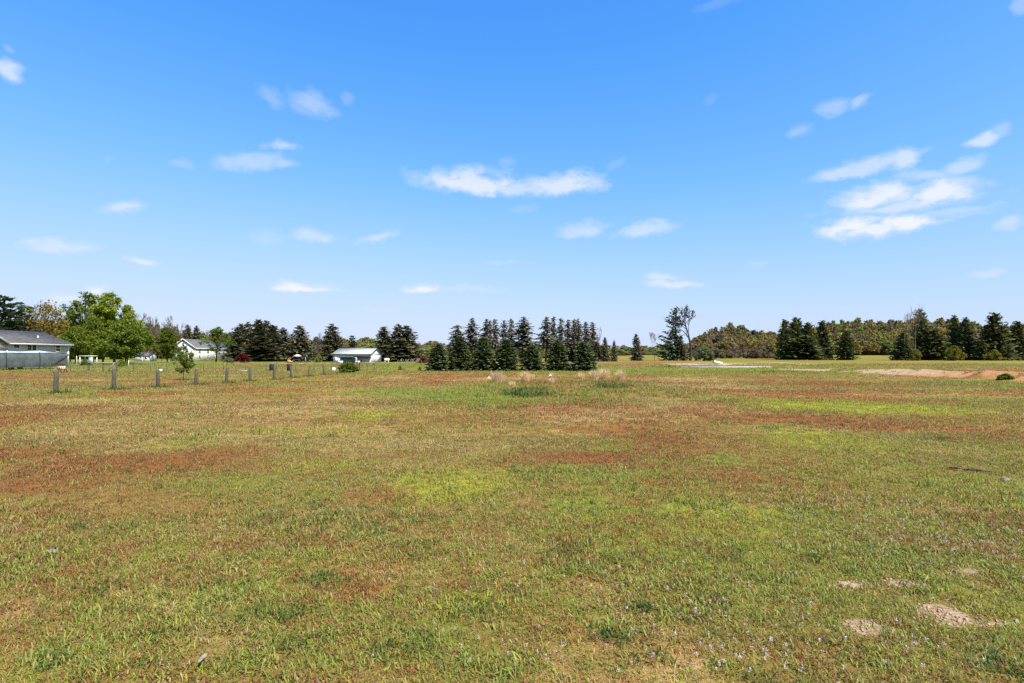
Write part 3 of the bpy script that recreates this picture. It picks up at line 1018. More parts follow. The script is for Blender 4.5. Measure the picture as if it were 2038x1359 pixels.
KIND['dead'] = [bare(463, 20, .50, 6, r0=.95, first=.34, lean=.10, up=.15, minr=.15, crook=.18)]
KIND['stem'] = [bare(452, 17, .30, 5, r0=.40, first=.42, lean=-.05, up=.3, minr=.06)]
KIND['twiggy'] = [bare(440 + i, 1.8, .45, 4, r0=.02, first=.25, up=.6, minr=.006) for i in range(2)]
_used = {}


def tree(kind, mat, px, top, d, width, label, cat='tree', group=None, name=None, bark='bark', var=None):
    """a tree standing at distance d whose tip shows at photo row top and whose crown is width photo pixels wide"""
    v = KIND[kind]
    _used[kind] = _used.get(kind, -1) + 1
    v = v[(_used[kind] if var is None else var) % len(v)]
    x = (px - 1019) / F * d
    z = T(x, d)
    hh = (HOR - top) / F * d + H - z
    sx = width / F * d / (2 * v['r'])
    nm = name or {'bare': 'bare_tree', 'dead': 'dead_tree', 'stem': 'dead_tree', 'bush': 'bush', 'sapling': 'young_tree', 'twiggy': 'bare_shrub'}.get(
        kind, 'spruce_tree' if 'spruce' in kind else 'pine_tree' if 'pine' in kind else 'cedar_tree' if kind == 'cedar' else 'leafy_tree')
    e = empty(nm, (x, d, z), label, cat, group, rz=(px * 1.7) % 6.28 if kind not in ('dead', 'lop_pine', 'stem') else 0.0, scale=(sx, sx, hh / v['h']))
    key = (mat, bark)
    for part, mt in (('trunk', bark), ('crown', mat)):
        me_ = v[part]
        if me_ is None:
            continue
        k_ = part + mt
        if 'mats' not in v:
            v['mats'] = {}
        if k_ not in v['mats']:
            m2 = me_ if not me_.materials else me_.copy()
            m2.materials.clear()
            m2.materials.append(M[mt])
            if part == 'crown':
                m2.materials.append(M[bark])
            v['mats'][k_] = m2
        obj(part, v['mats'][k_], None, e)
    if kind not in ('row_spruce', 'dead', 'bush'):
        e.rotation_euler[0] = .05 * sin(px * 3.7)
        e.rotation_euler[1] = .05 * sin(px * 5.3)
    return e


# ---- row of seven small spruces across the field
SEVEN = ['first', 'second', 'third', 'middle', 'fifth', 'sixth', 'last']
for i, (px, top, wd) in enumerate([(872, 683, 46), (915, 668, 47), (962, 671, 50), (1008, 675, 50), (1059, 687, 47), (1110, 677, 48), (1162, 680, 52)]):
    extra = ['', ' and tallest', '', '', ' and smallest', '', ''][i]
    tree('row_spruce', 'spruce', px, top, 64 + (i % 3) * .5, wd * 1.2,
         f'{SEVEN[i]}{extra} of seven dense small spruces in a row, counted from the barn', group='small spruces in a row across the field')
# ---- taller spruces behind them
A = [(908, 646, 30), (938, 633, 30), (964, 634, 22), (977, 636, 16), (988, 634, 18), (1002, 637, 20), (1016, 634, 18), (1041, 631, 42)]
ORD = ['first', 'second', 'third', 'fourth', 'fifth', 'sixth', 'seventh', 'eighth']
for i, (px, top, wd) in enumerate(A):
    tree('tall_spruce', 'far_dark', px, top, 176 + (i * 7) % 12, wd * 1.55,
         f'{ORD[i]} tall dark spruce from the barn side, in the wider clump behind the small spruces', group='tall dark spruces behind the row')
for i, (px, top, wd) in enumerate([(1086, 630, 24), (1102, 629, 18), (1115, 632, 15), (1128, 636, 17), (1141, 634, 16), (1153, 634, 15), (1168, 639, 18), (1181, 640, 20)]):
    tree('tall_spruce', 'far_dark', px, top, 180 + (i * 5) % 12, wd * 1.75,
         f'{ORD[i]} gappy narrow spruce in the clump behind the last two small spruces', group='narrow dark spruces behind the row')
for px, top, wd, lab in [(1046, 684, 36, 'low dark spruce filling in behind the fifth small spruce'),
                         (1135, 684, 44, 'low dark spruce behind the sixth and seventh small spruces'),
                         (1190, 680, 34, 'low dark spruce just beyond the last small spruce')]:
    tree('broad_spruce', 'dark', px, top, 185, wd, lab, group='tall dark spruces behind the row')
tree('broad_spruce', 'dark', 1205, 671, 178, 22, 'dark pointed spruce standing past the end of the narrow clump', group='single spruces')
tree('broad_spruce', 'dark', 1222, 677, 182, 16, 'small slim dark spruce beside the pointed one past the clump', group='single spruces')
tree('broad_spruce', 'dark', 1268, 664, 205, 28, 'lone dark spruce before the pale far trees, left of the lopsided pine', group='single spruces')
tree('small_spruce', 'dark', 797, 726, 68, 11, 'tiny dark spruce seedling in front of the pine clump', group='spruce seedlings')
tree('small_spruce', 'spruce', 835, 729, 66, 13, 'tiny green spruce seedling beside the first small spruce', group='spruce seedlings')
# ---- lopsided pine and dead tree
tree('lop_pine', 'pine', 1341, 612, 215, 66, 'tall lopsided dark pine with upswept boughs beside the dead tree', name='pine_tree')
tree('broad_spruce', 'dark', 1356, 668, 213, 30, 'low dark spruce at the foot of the lopsided pine', group='single spruces')
tree('dead', 'twig_dark', 1374, 604, 212, 76, 'tall leafless dead tree with crooked limbs beside the lopsided pine', bark='twig_dark')
tree('bare', 'twig', 1303, 660, 210, 26, 'thin bare sapling between the lone spruce and the lopsided pine', group='bare trees')
tree('bare', 'twig', 1196, 648, 190, 14, 'thin bare tree poking out past the narrow spruces', group='bare trees')
# ---- dark conifers on the right
for px, top, wd, lab in [(1562, 637, 34, 'first of the close group of dark cedars by the far field'), (1578, 633, 36, 'second and tallest of the close group of dark cedars'),
                         (1592, 635, 30, 'third of the close group of dark cedars, with a thin spire'), (1611, 642, 40, 'fourth of the close group of dark cedars, a little lower'),
                         (1637, 639, 40, 'last of the close group of dark cedars, next to the lone cedar')]:
    tree('cedar', 'cedar', px, top, 250 + (px % 7), wd * 1.15, lab, group='dark cedars by the far field')
tree('cedar', 'cedar', 1600, 668, 246, 80, 'broad low cedar filling the middle of the close cedar group', group='dark cedars by the far field')
tree('cedar', 'cedar', 1684, 657, 240, 42, 'lone dark cone-shaped cedar apart from the close group', group='dark cedars by the far field')
tree('cedar', 'cedar', 1795, 662, 228, 42, 'rounded dark cedar at the left foot of the bare dead stems', group='dark cedars on the right')
tree('cedar', 'cedar', 1838, 616, 236, 44, 'spiky cedar with bare dead stems standing through it', group='dark cedars on the right')
tree('cedar', 'cedar', 1860, 655, 232, 62, 'broad low cedar just past the dead stems', group='dark cedars on the right')
tree('cedar', 'cedar', 1903, 628, 236, 34, 'left one of the pair of pointed cedars', group='dark cedars on the right')
tree('cedar', 'cedar', 1920, 633, 232, 40, 'right one of the pair of pointed cedars', group='dark cedars on the right')
tree('cedar', 'cedar', 1978, 624, 226, 66, 'largest single cone-shaped cedar near the right edge', group='dark cedars on the right')
tree('cedar', 'cedar', 2026, 640, 230, 50, 'ragged cedar at the right edge of the view', group='dark cedars on the right')
tree('cedar', 'cedar', 1952, 676, 224, 40, 'low cedar between the pointed pair and the largest cedar', group='dark cedars on the right')
tree('stem', 'twig_pale', 1802, 610, 226, 44, 'forked bare dead tree leaning left over the rounded cedar', bark='twig_pale')
tree('stem', 'twig_pale', 1824, 604, 224, 30, 'straight bare dead stem rising through the spiky cedar', bark='twig_pale', var=0)
tree('bush', 'gold', 1823, 697, 215, 20, 'small yellow-green bush at the foot of the dead stems', 'bush', 'yellow-green bushes')
tree('bush', 'gold', 1900, 690, 215, 30, 'yellow-green bush before the pair of pointed cedars', 'bush', 'yellow-green bushes')
tree('bush', 'gold', 1978, 697, 212, 26, 'yellow-green bush at the foot of the largest cedar', 'bush', 'yellow-green bushes')
tree('bush', 'grey_green', 1403, 692, 205, 34, 'grey-green bush to the right of the dead tree', 'bush')
# ---- left side
tree('white_pine', 'pine', 14, 587, 128, 84, 'tall layered white pine behind the grey house, nearest the left edge', group='white pines')
tree('white_pine', 'pine', 44, 606, 140, 60, 'shorter white pine at the right of the layered one', group='white pines')
tree('budding', 'olive', 88, 600, 135, 78, 'sparse budding olive-gold tree behind the grey house roof', group='budding trees')
tree('bare', 'twig', 66, 602, 150, 46, 'bare grey tree between the white pine and the olive tree', group='bare trees')
tree('loose', 'deep', 168, 580, 150, 84, 'tall loose-leaved tree with gaps, rising left of the bright green tree', group='leafy trees on the left')
tree('loose', 'deep', 140, 612, 152, 34, 'thin loose-leaved tree against the sky, next to the olive tree', group='leafy trees on the left')
tree('loose2', 'bright', 228, 583, 138, 84, 'large bright green maple towering above the round tree', group='leafy trees on the left')
tree('maple', 'bright', 205, 612, 140, 66, 'bright green maple filling in left of the large one', group='leafy trees on the left')
tree('loose2', 'bright', 254, 606, 142, 44, 'slim bright green tree at the right shoulder of the large maple', group='leafy trees on the left')
tree('maple', 'mid', 185, 632, 133, 60, 'mid-green leafy tree below the tall loose-leaved one', group='leafy trees on the left')
tree('round', 'deep', 150, 652, 120, 64, 'dark green rounded tree beside the grey house corner', group='leafy trees on the left')
tree('round', 'mid', 250, 638, 112, 90, 'round-headed green tree standing before the bright maple', group='leafy trees on the left')
for px, top, wd, lab in [(287, 622, 44, 'bare purple-grey tree next to the bright maple'), (305, 630, 40, 'bare purple-grey tree second from the maple'),
                         (340, 626, 44, 'tallest bare purple-grey tree above the white house trees'), (322, 640, 36, 'short bare purple-grey tree between two taller ones'),
                         (358, 640, 34, 'bare purple-grey tree beside the dark spruces behind the white house')]:
    tree('bare', 'twig', px, top, 175 + px % 9, wd, lab, group='bare trees')
tree('maple', 'deep', 333, 652, 150, 46, 'dark green tree left of the white house gable', group='leafy trees on the left', var=1)
tree('broad_spruce', 'dark', 372, 646, 240, 34, 'left dark spruce behind the white house roof', group='dark conifers behind the white house')
tree('broad_spruce', 'dark', 388, 648, 238, 34, 'right dark spruce behind the white house roof', group='dark conifers behind the white house')
tree('loose', 'mid', 430, 650, 165, 56, 'green tree growing in front of the white house wall', group='leafy trees on the left', var=1)
tree('sapling', 'mid', 365, 688, 39, 42, 'young tree with thin trunk between the two wire fences', name='young_tree')
tree('bush', 'maroon', 483, 705, 150, 26, 'dark red bush beside the white house', 'bush')
tree('bush', 'grey_green', 455, 712, 150, 24, 'pale grey-green bush in front of the white house deck', 'bush')
B2 = [(468, 650, 30), (483, 646, 30), (498, 641, 34), (512, 637, 34), (530, 638, 34), (548, 648, 32), (567, 652, 34)]
WHICH = ['first', 'second', 'third', 'fourth and tallest', 'fifth', 'sixth', 'seventh']
for i, (px, top, wd) in enumerate(B2):
    tree('cedar' if i % 2 else 'broad_spruce', 'dark', px, top, 185 + (i * 5) % 11, wd * 1.65,
         f'{WHICH[i]} conifer, from the white house, in the solid dark stand', group='solid dark stand of conifers')
tree('cedar', 'dark', 520, 668, 176, 90, 'broad low conifer at the foot of the solid dark stand', group='solid dark stand of conifers')
tree('broad_spruce', 'dark', 598, 647, 172, 62, 'dark cone-shaped spruce behind the play set', group='single spruces')
tree('broad_spruce', 'dark', 662, 645, 170, 68, 'dark broad spruce behind the left end of the barn', group='single spruces')
tree('bare', 'twig', 632, 660, 190, 26, 'bare pale tree between the play set spruce and the barn spruce', group='bare trees')
tree('white_pine', 'dark', 700, 667, 200, 26, 'small layered pine above the barn roof', group='white pines')
for px, top, wd, lab in [(768, 650, 60, 'left pine of the dark clump right of the barn'), (792, 645, 62, 'middle and tallest pine of the dark clump right of the barn'),
                         (812, 647, 70, 'right pine of the dark clump right of the barn')]:
    tree('broad_spruce', 'dark', px, top, 176 + px % 5, wd, lab, group='pine clump right of the barn')
tree('cedar', 'dark', 795, 675, 172, 84, 'low conifer at the foot of the pine clump right of the barn', group='pine clump right of the barn')
tree('bush', 'mid', 691, 722, 56, 40, 'spreading yellow-green bush at the end of the near wire fence', 'bush')
tree('bush', 'deep', 2001, 744, 37.6, 27, 'dense dark green bush on the sand berm', 'bush')
tree('bush', 'pale', 634, 706, 150, 14, 'pale green bush left of the barn', 'bush')
for px, top, d, wd, lab in [(1882, 738, 43.5, 18, 'bare twiggy sapling on the pale sand face'), (1960, 728, 41.5, 26, 'tall bare twiggy sapling near the dark bush on the berm')]:
    tree('twiggy', 'twig_pale', px, top, d, wd, lab, 'shrub', 'bare saplings on the berm', bark='twig_pale')

# ------------------------------------------------------------------ far woods (one mass each)
def tint_mat():
    m, k, out = new_mat('far_wood')
    at = k.n('ShaderNodeAttribute', attribute_name='tint', attribute_type='INSTANCER')
    rn = k.n('ShaderNodeAttribute', attribute_name='rnd')
    c = k.mix(1.0, at.outputs['Color'], k.mix(rn.outputs['Fac'], (.75, .75, .75), (1.25, 1.25, 1.22)), 'MULTIPLY')
    d, t = k.n('ShaderNodeBsdfDiffuse'), k.n('ShaderNodeBsdfTranslucent')
    k.link(c, d.inputs[0])
    k.link(c, t.inputs[0])
    mx = k.n('ShaderNodeMixShader')
    mx.inputs[0].default_value = .3
    k.link(d.outputs[0], mx.inputs[1])
    k.link(t.outputs[0], mx.inputs[2])
    k.link(mx.outputs[0], out.inputs[0])
    return m


M['wood'] = tint_mat()
wood_meshes = []
for v in [decid(500 + i, 10, 4.4, .04, 70, 55, .8, .75, .28) for i in range(4)]:
    wood_meshes.append(v['crown'])
for v in [decid(510 + i, 10, 3.6, .12, 55, 14, .6, .7, .3, twigs=3) for i in range(2)]:
    wood_meshes.append(v['crown'])
for me_ in wood_meshes:
    me_.polygons.foreach_set('material_index', np.zeros(len(me_.polygons), np.int32))
wood_coll = hidden_collection('wood', wood_meshes, M['wood'])
OL, GN_, BR, GO, PG, DG = (.215, .172, .060), (.160, .180, .056), (.190, .148, .090), (.260, .205, .060), (.19, .22, .085), (.085, .095, .055)  # wood tints paled to stand in for distance haze


def wood(name, prof, d0, d1, step_px, rows, palette, label, wpx=26, under=0.0):
    P, S, R_, K, TI = [], [], [], [], []
    xs = [p[0] for p in prof]
    ys = [p[1] for p in prof]
    for row in range(rows):
        d_row = d0 + (d1 - d0) * (row / max(rows - 1, 1))
        px = prof[0][0]
        while px < prof[-1][0]:
            d_ = d_row + rs.uniform(-1, 1) * (d1 - d0) / max(rows, 2) * .5
            top = np.interp(px, xs, ys) + rs.uniform(-2, 7) + (rows - 1 - row) * under
            x = (px - 1019) / F * d_
            z = T(x, d_)
            hh = max((HOR - top) / F * d_ + H - z, 1.0)
            ww = wpx * rs.uniform(.7, 1.3) / F * d_ / 8.4
            P.append((x, d_, z))
            S.append((ww, ww, hh / 9.9))
            R_.append((0, 0, rs.rand() * 6.28))
            wts = np.array([q[1] for q in palette], float)
            c = np.array(palette[rs.choice(len(palette), p=wts / wts.sum())][0]) * rs.uniform(.8, 1.2)
            K.append(rs.randint(0, 6))
            TI.append((*c, 1))
            px += step_px * rs.uniform(.6, 1.4)
    return scatter(name, P, {'size': ('FLOAT_VECTOR', S), 'rot': ('FLOAT_VECTOR', R_), 'pick': ('INT', K), 'tint': ('FLOAT_COLOR', TI)}, wood_coll, label, 'woods')


wood('woods', [(1610, 650), (1660, 642), (1700, 637), (1760, 639), (1800, 635), (1850, 638), (1890, 637), (1930, 644), (1970, 650), (2010, 647), (2120, 644)], 385, 450, 8.5, 5,
     [(OL, 4), (GN_, 3), (BR, 2), (GO, 1.5), (DG, .6)], 'far olive and brown wood along the rising field on the right', 30, 9)
wood('woods', [(1384, 674), (1405, 660), (1440, 650), (1462, 644), (1490, 657), (1520, 658), (1560, 664), (1620, 660)], 330, 385, 8.5, 4,
     [(OL, 4), (BR, 2.5), (GO, 1.5), (GN_, 1.5), (DG, .6)], 'budding olive wood between the dead tree and the close cedar group', 24, 8)
wood('scrub', [(1384, 690), (1420, 694), (1480, 692), (1540, 698)], 285, 300, 8, 2, [(BR, 4), ((.10, .078, .05), 2)], 'low brown bare scrub in front of the budding wood', 18, 4)
wood('woods', [(560, 690), (640, 682), (700, 676), (745, 672), (850, 680), (880, 684), (1000, 688), (1180, 686), (1300, 688), (1400, 682)], 430, 480, 12, 3,
     [(PG, 3), (OL, 2), (GN_, 2), (BR, 1)], 'distant pale green trees along the horizon behind the barn and spruces', 26, 6)
wood('woods', [(-60, 640), (60, 642), (130, 640), (200, 650), (300, 648), (400, 660), (480, 664), (600, 676), (700, 672)], 300, 340, 12, 2,
     [(OL, 2), (BR, 3), (DG, 2), (GN_, 2)], 'dull wood behind the houses on the left', 28, 10)
tree('cedar', 'dark', 1532, 664, 380, 14, 'tiny dark evergreen tip above the budding wood', group='single spruces')

# ------------------------------------------------------------------ fences
def post(px, fence, y, x, hgt=1.02, r=.095, mat='post', seed=0):
    rr = np.random.RandomState(seed)
    z = T(x, y)
    lx, ly = rr.uniform(-.09, .09), rr.uniform(-.05, .05)
    b = MB()
    b.tube([(x, y, z - .3), (x + lx * .3, y, z + .25), (x + lx * .6, y + ly * .5, z + hgt * .6), (x + lx, y + ly, z + hgt - .02), (x + lx, y + ly, z + hgt)],
           [r * 1.08, r * 1.02, r * .95, r * .9, r * .75], 9)
    b.build('post', M[mat], fence, smooth=False)
    return (x + lx, y + ly, z + hgt)


fx = lambda y: -21.4 + (y - 25.2) * (3.6 / 39.0)
fence = empty('wire_fence', (-21.4, 25.2, 0), 'near wire fence with weathered grey posts running up the left of the field', 'fence')
fence.location = (0, 0, 0)
near_px = [(111, 782), (227, 774), (315, 769.5), (390, 764.5), (450, 760.5), (498, 757.3), (545, 754), (580, 751), (614, 748), (645, 745.5), (676, 742.5)]
tops = []
pts = [(fx(y), y) for y in (18.6, 22.0)]
for i, (px, py) in enumerate(near_px):
    d = H * F / (py - HOR)
    x = (px - 1019) / F * d
    tall = [1.0, 1.08, .96, .93, 1.0, .92, 1.02, 1.0, .98, .95, .9][i]
    tops.append(post(px, fence, d, x, tall, [.10, .098, .096, .092, .092, .09, .094, .088, .065, .08, .09][i], 'post' if i != 8 else 'post_brown', i))
for i, (x, y) in enumerate([(-22.6, 18.9), (-22.1, 22.2)]):
    tops.insert(0, post(0, fence, y, x, 1.0, .1, 'post', 40 + i)) if i else None
path = [(tops[0][0], tops[0][1])] + [(t[0], t[1]) for t in tops[1:]] + [(-17.9, 66.5)]
for hz in (.18, .38, .58, .78, .93):
    b = MB()
    b.tube([(x, y, T(x, y) + hz) for x, y in path], .004, 4)
    b.build('wire', M['wire'], fence)

bf = empty('wire_fence', (0, 0, 0), 'back wire fence with thin steel posts across the lawn before the houses', 'fence')
BY = 62.0
back = []
for i, px in enumerate([20, 62, 100, 140, 177, 206, 233, 266, 300, 332, 353, 405, 445, 489, 530, 551, 589, 625, 660, 690]):
    y = BY + (px - 20) / 690 * 4.0
    x = (px - 1019) / F * y
    wood_post = px in (177, 206, 233)
    back.append((x, y))
    if wood_post:
        post(px, bf, y, x, 1.05, .085, 'post_brown' if px == 206 else 'post', 60 + i)
    else:
        b = MB()
        z = T(x, y)
        b.bar((x, y, z - .2), (x, y, z + 1.12), .045, .035)
        b.build('post', M['tpost'], bf)
for hz in (.08, .25, .42, .6, .78, .95, 1.08):
    b = MB()
    b.tube([(x, y, T(x, y) + hz) for x, y in back], .005, 4)
    b.build('wire', M['wire'], bf)
for xx0, xx1 in (((177 - 1019) / F * (BY + 157 / 690 * 4), (233 - 1019) / F * (BY + 213 / 690 * 4)),):
    y0, y1 = BY + 157 / 690 * 4, BY + 213 / 690 * 4
    MB().bar((xx0, y0 - .1, T(xx0, y0) + .98), (xx1, y1 - .1, T(xx1, y1) + .98), .09, .09).build('rail', M['rail'], bf)
xb, yb = (222 - 1019) / F * (BY + 1.2), BY + 1.1
MB().bar((xb - .3, yb - .08, T(xb, yb) + .05), (xb + .45, yb - .08, T(xb, yb) + .95), .07, .07).build('brace', M['rail'], bf)
# corner brace where the two fences meet
cf = empty('fence_brace', (0, 0, 0), 'wooden corner brace with top rail where the two wire fences meet', 'fence')
for k_, px in enumerate((711, 716, 731, 745)):
    y = 66.2 + k_ * .15
    x = (px - 1019) / F * y
    post(px, cf, y, x, [1.1, 1.0, .95, .95][k_], [.1, .07, .04, .06][k_], ['post', 'post', 'post_brown', 'post_brown'][k_], 80 + k_)
xa, xz = (714 - 1019) / F * 66.1, (746 - 1019) / F * 66.6
MB().bar((xa, 66.1, T(xa, 66) + .96), (xz, 66.55, T(xz, 66) + .93), .09, .09).build('rail', M['rail'], cf)
for hz in (.2, .4, .6, .8):
    MB().tube([(xa, 66.2, T(xa, 66) + hz), (xz, 66.6, T(xz, 66) + hz)], .005, 4).build('wire', M['wire'], cf)

# ------------------------------------------------------------------ buildings
def siding(name, col, pitch=.11):
    m, k, out = new_mat(name)
    tcn = k.n('ShaderNodeTexCoord')
    sx = k.n('ShaderNodeSeparateXYZ')
    k.link(tcn.outputs['Object'], sx.inputs[0])
    saw = k.m('FRACT', k.m('DIVIDE', sx.outputs[2], pitch))
    p = k.n('ShaderNodeBsdfPrincipled')
    nz = k.noise(tcn.outputs['Object'], 1.2, 4)
    k.link(k.mix(k.step(nz, .3, .7), tuple(c * .9 for c in col), col), p.inputs['Base Color'])
    p.inputs['Roughness'].default_value = .6
    b = k.n('ShaderNodeBump')
    b.inputs['Strength'].default_value = .8
    b.inputs['Distance'].default_value = .02
    k.link(saw, b.inputs['Height'])
    k.link(b.outputs[0], p.inputs['Normal'])
    k.link(p.outputs[0], out.inputs[0])
    return m


def ribbed(name, col, axis_, pitch=.3):
    m, k, out = new_mat(name)
    tcn = k.n('ShaderNodeTexCoord')
    sx = k.n('ShaderNodeSeparateXYZ')
    k.link(tcn.outputs['Object'], sx.inputs[0])
    rib = k.step(k.m('ABSOLUTE', k.m('SUBTRACT', k.m('FRACT', k.m('DIVIDE', sx.outputs[axis_], pitch)), .5)), .38, .46)
    p = k.n('ShaderNodeBsdfPrincipled')
    nz = k.noise(tcn.outputs['Object'], .6, 4)
    k.link(k.mix(k.step(nz, .3, .7), tuple(c * .85 for c in col), col), p.inputs['Base Color'])
    p.inputs['Roughness'].default_value = .85
    p.inputs['Specular IOR Level'].default_value = .1
    b = k.n('ShaderNodeBump')
    b.inputs['Strength'].default_value = .9
    b.inputs['Distance'].default_value = .03
    k.link(rib, b.inputs['Height'])
    k.link(b.outputs[0], p.inputs['Normal'])
    k.link(p.outputs[0], out.inputs[0])
    return m


M['grey_siding'] = siding('grey_vinyl_siding', (0.56, 0.50, 0.475))
M['white_siding'] = siding('white_vinyl_siding', (0.72, 0.74, 0.70))
M['shingle'] = surf('dark_grey_shingles', (0.125, 0.115, 0.105), .9, .25, 1.6, bump=.5, bscale=14)
M['shingle2'] = surf('grey_shingles', (0.12, 0.122, 0.125), .9, .2, 1.6, bump=.5, bscale=14)
M['trim'] = surf('white_trim_paint', (0.74, 0.74, 0.72), .5, .05, 3)
M['glass'] = surf('dark_window_glass', (0.02, 0.022, 0.028), .08, .1, 2, spec=.8)
M['barn_roof'] = ribbed('pale_green_metal_roof', (0.37, 0.385, 0.345), 0)
M['barn_wall'] = ribbed('shaded_white_metal', (0.66, 0.68, 0.72), 0)  # white metal with the long side's bluish shade put into its colour
M['barn_gable'] = ribbed('sunlit_white_metal', (0.72, 0.72, 0.74), 1)  # same white metal, coloured brighter for the sunlit gable end
M['barn_door'] = surf('lilac_white_door', (0.52, 0.50, 0.62), .5, .05, 1)
M['dark_trim'] = surf('dark_green_trim', (0.045, 0.06, 0.06), .6, .1, 2)
M['tarp'] = surf('grey_green_tarp', (0.092, 0.112, 0.118), .75, .14, 1.3, bump=.9, bscale=3.5)
M['tarp_top'] = surf('pale_tarp_top', (0.40, 0.45, 0.46), .7, .12, 1.5, bump=.6, bscale=3)
M['rubber'] = surf('black_rubber', (0.015, 0.015, 0.016), .8, .2, 5)
M['white_plastic'] = surf('white_plastic', (0.74, 0.74, 0.73), .45, .06, 4)
M['orange'] = surf('orange_plastic', (0.60, 0.20, 0.025), .5, .1, 4)
M['brown_wood'] = surf('brown_play_wood', (0.09, 0.055, 0.035), .85, .2, 5, bump=.4)
M['concrete'] = surf('pale_concrete', (0.30, 0.30, 0.295), .85, .1, .8, bump=.3)
M['rust'] = surf('rust_brown_brush', (0.12, 0.045, 0.03), .95, .3, 4, bump=.6)
M['teal'] = surf('faded_teal_paint', (0.28, 0.40, 0.40), .7, .15, 2)
M['black'] = surf('black_paint', (0.012, 0.012, 0.014), .6, .2, 3)
M['sand'] = surf('pale_sand', (0.34, 0.24, 0.15), .95, .15, 2.5, bump=.8, col2=(0.22, 0.15, 0.085))
M['gravel'] = surf('pale_gravel', (0.38, 0.35, 0.30), .95, .15, 1.5, bump=.6)
M['rock'] = surf('pale_stone', (0.19, 0.165, 0.145), .9, .15, 20, bump=.6)
M['stick'] = surf('dead_stick', (0.10, 0.07, 0.05), .9, .3, 20, bump=.5)
M['leafdry'] = surf('dry_leaf', (0.22, 0.19, 0.15), .8, .2, 30)


def stripes():
    m, k, out = new_mat('orange_white_stripes')
    tcn = k.n('ShaderNodeTexCoord')
    sx = k.n('ShaderNodeSeparateXYZ')
    k.link(tcn.outputs['Object'], sx.inputs[0])
    f = k.m('FRACT', k.m('DIVIDE', k.m('ADD', sx.outputs[0], k.m('MULTIPLY', sx.outputs[2], .55)), .30))
    c = k.mix(k.m('LESS_THAN', f, .5), (.62, .56, .46), (.52, .13, .02))
    p = k.n('ShaderNodeBsdfPrincipled')
    k.link(c, p.inputs['Base Color'])
    p.inputs['Roughness'].default_value = .5
    k.link(p.outputs[0], out.inputs[0])
    return m


M['stripes'] = stripes()


def gable_walls(root, x0, x1, y0, y1, eave, ridge, axis_, mat, name='wall'):
    """house shell with its ridge along axis_ (0 = x, 1 = y)"""
    b = MB()
    if axis_ == 1:
        xm = (x0 + x1) / 2
        b.poly_prism([(x0, y0, -.2), (x1, y0, -.2), (x1, y0, eave), (xm, y0, ridge), (x0, y0, eave)], (0, y1 - y0, 0))
    else:
        ym = (y0 + y1) / 2
        b.poly_prism([(x0, y0, -.2), (x0, y0, eave), (x0, ym, ridge), (x0, y1, eave), (x0, y1, -.2)], (x1 - x0, 0, 0))
    return b.build(name, mat, root)


def gable_roof(root, x0, x1, y0, y1, eave, ridge, axis_, mat, over=.4, th=.14, name='roof'):
    b = MB()
    if axis_ == 1:
        xm = (x0 + x1) / 2
        sl = (ridge - eave) / (xm - x0)
        for sx_, xe in ((-1, x0 - over), (1, x1 + over)):
            ze = eave - sl * over
            b.poly_prism([(xe, y0 - over, ze + .02), (xm, y0 - over, ridge + .02), (xm, y0 - over, ridge + .02 + th), (xe, y0 - over, ze + .02 + th)], (0, y1 - y0 + 2 * over, 0))
    else:
        ym = (y0 + y1) / 2
        sl = (ridge - eave) / (ym - y0)
        for ye in (y0 - over, y1 + over):
            ze = eave - sl * over
            b.poly_prism([(x0 - over, ye, ze + .02), (x0 - over, ym, ridge + .02), (x0 - over, ym, ridge + .02 + th), (x0 - over, ye, ze + .02 + th)], (x1 - x0 + 2 * over, 0, 0))
    return b.build(name, mat, root)


def window_x(root, x, y0, y1, z0, z1, bars=0, rail=False):
    """window on a wall that faces +x"""
    f = MB()
    w_ = .11
    f.box((x, y0 - w_, z0 - w_), (x + .06, y0, z1 + w_)).box((x, y1, z0 - w_), (x + .06, y1 + w_, z1 + w_))
    f.box((x, y0, z1), (x + .06, y1, z1 + w_)).box((x, y0, z0 - w_), (x + .06, y1, z0))
    if bars:
        ym = (y0 + y1) / 2
        f.box((x, ym - .06, z0), (x + .06, ym + .06, z1))
    if rail:
        zm = (z0 + z1) / 2
        f.box((x, y0, zm - .05), (x + .06, y1, zm + .05))
    wn = f.build('window', M['trim'], root)
    MB().box((x + .004, y0, z0), (x + .03, y1, z1)).build('pane', M['glass'], wn)


def window_y(root, y, x0, x1, z0, z1, rail=True):
    """window on a wall that faces -y"""
    f = MB()
    w_ = .1
    f.box((x0 - w_, y - .06, z0 - w_), (x0, y, z1 + w_)).box((x1, y - .06, z0 - w_), (x1 + w_, y, z1 + w_))
    f.box((x0, y - .06, z1), (x1, y, z1 + w_)).box((x0, y - .06, z0 - w_), (x1, y, z0))
    if rail:
        zm = (z0 + z1) / 2
        f.box((x0, y - .06, zm - .04), (x1, y, zm + .04))
    wn = f.build('window', M['trim'], root)
    MB().box((x0, y - .03, z0), (x1, y - .004, z1)).build('pane', M['glass'], wn)


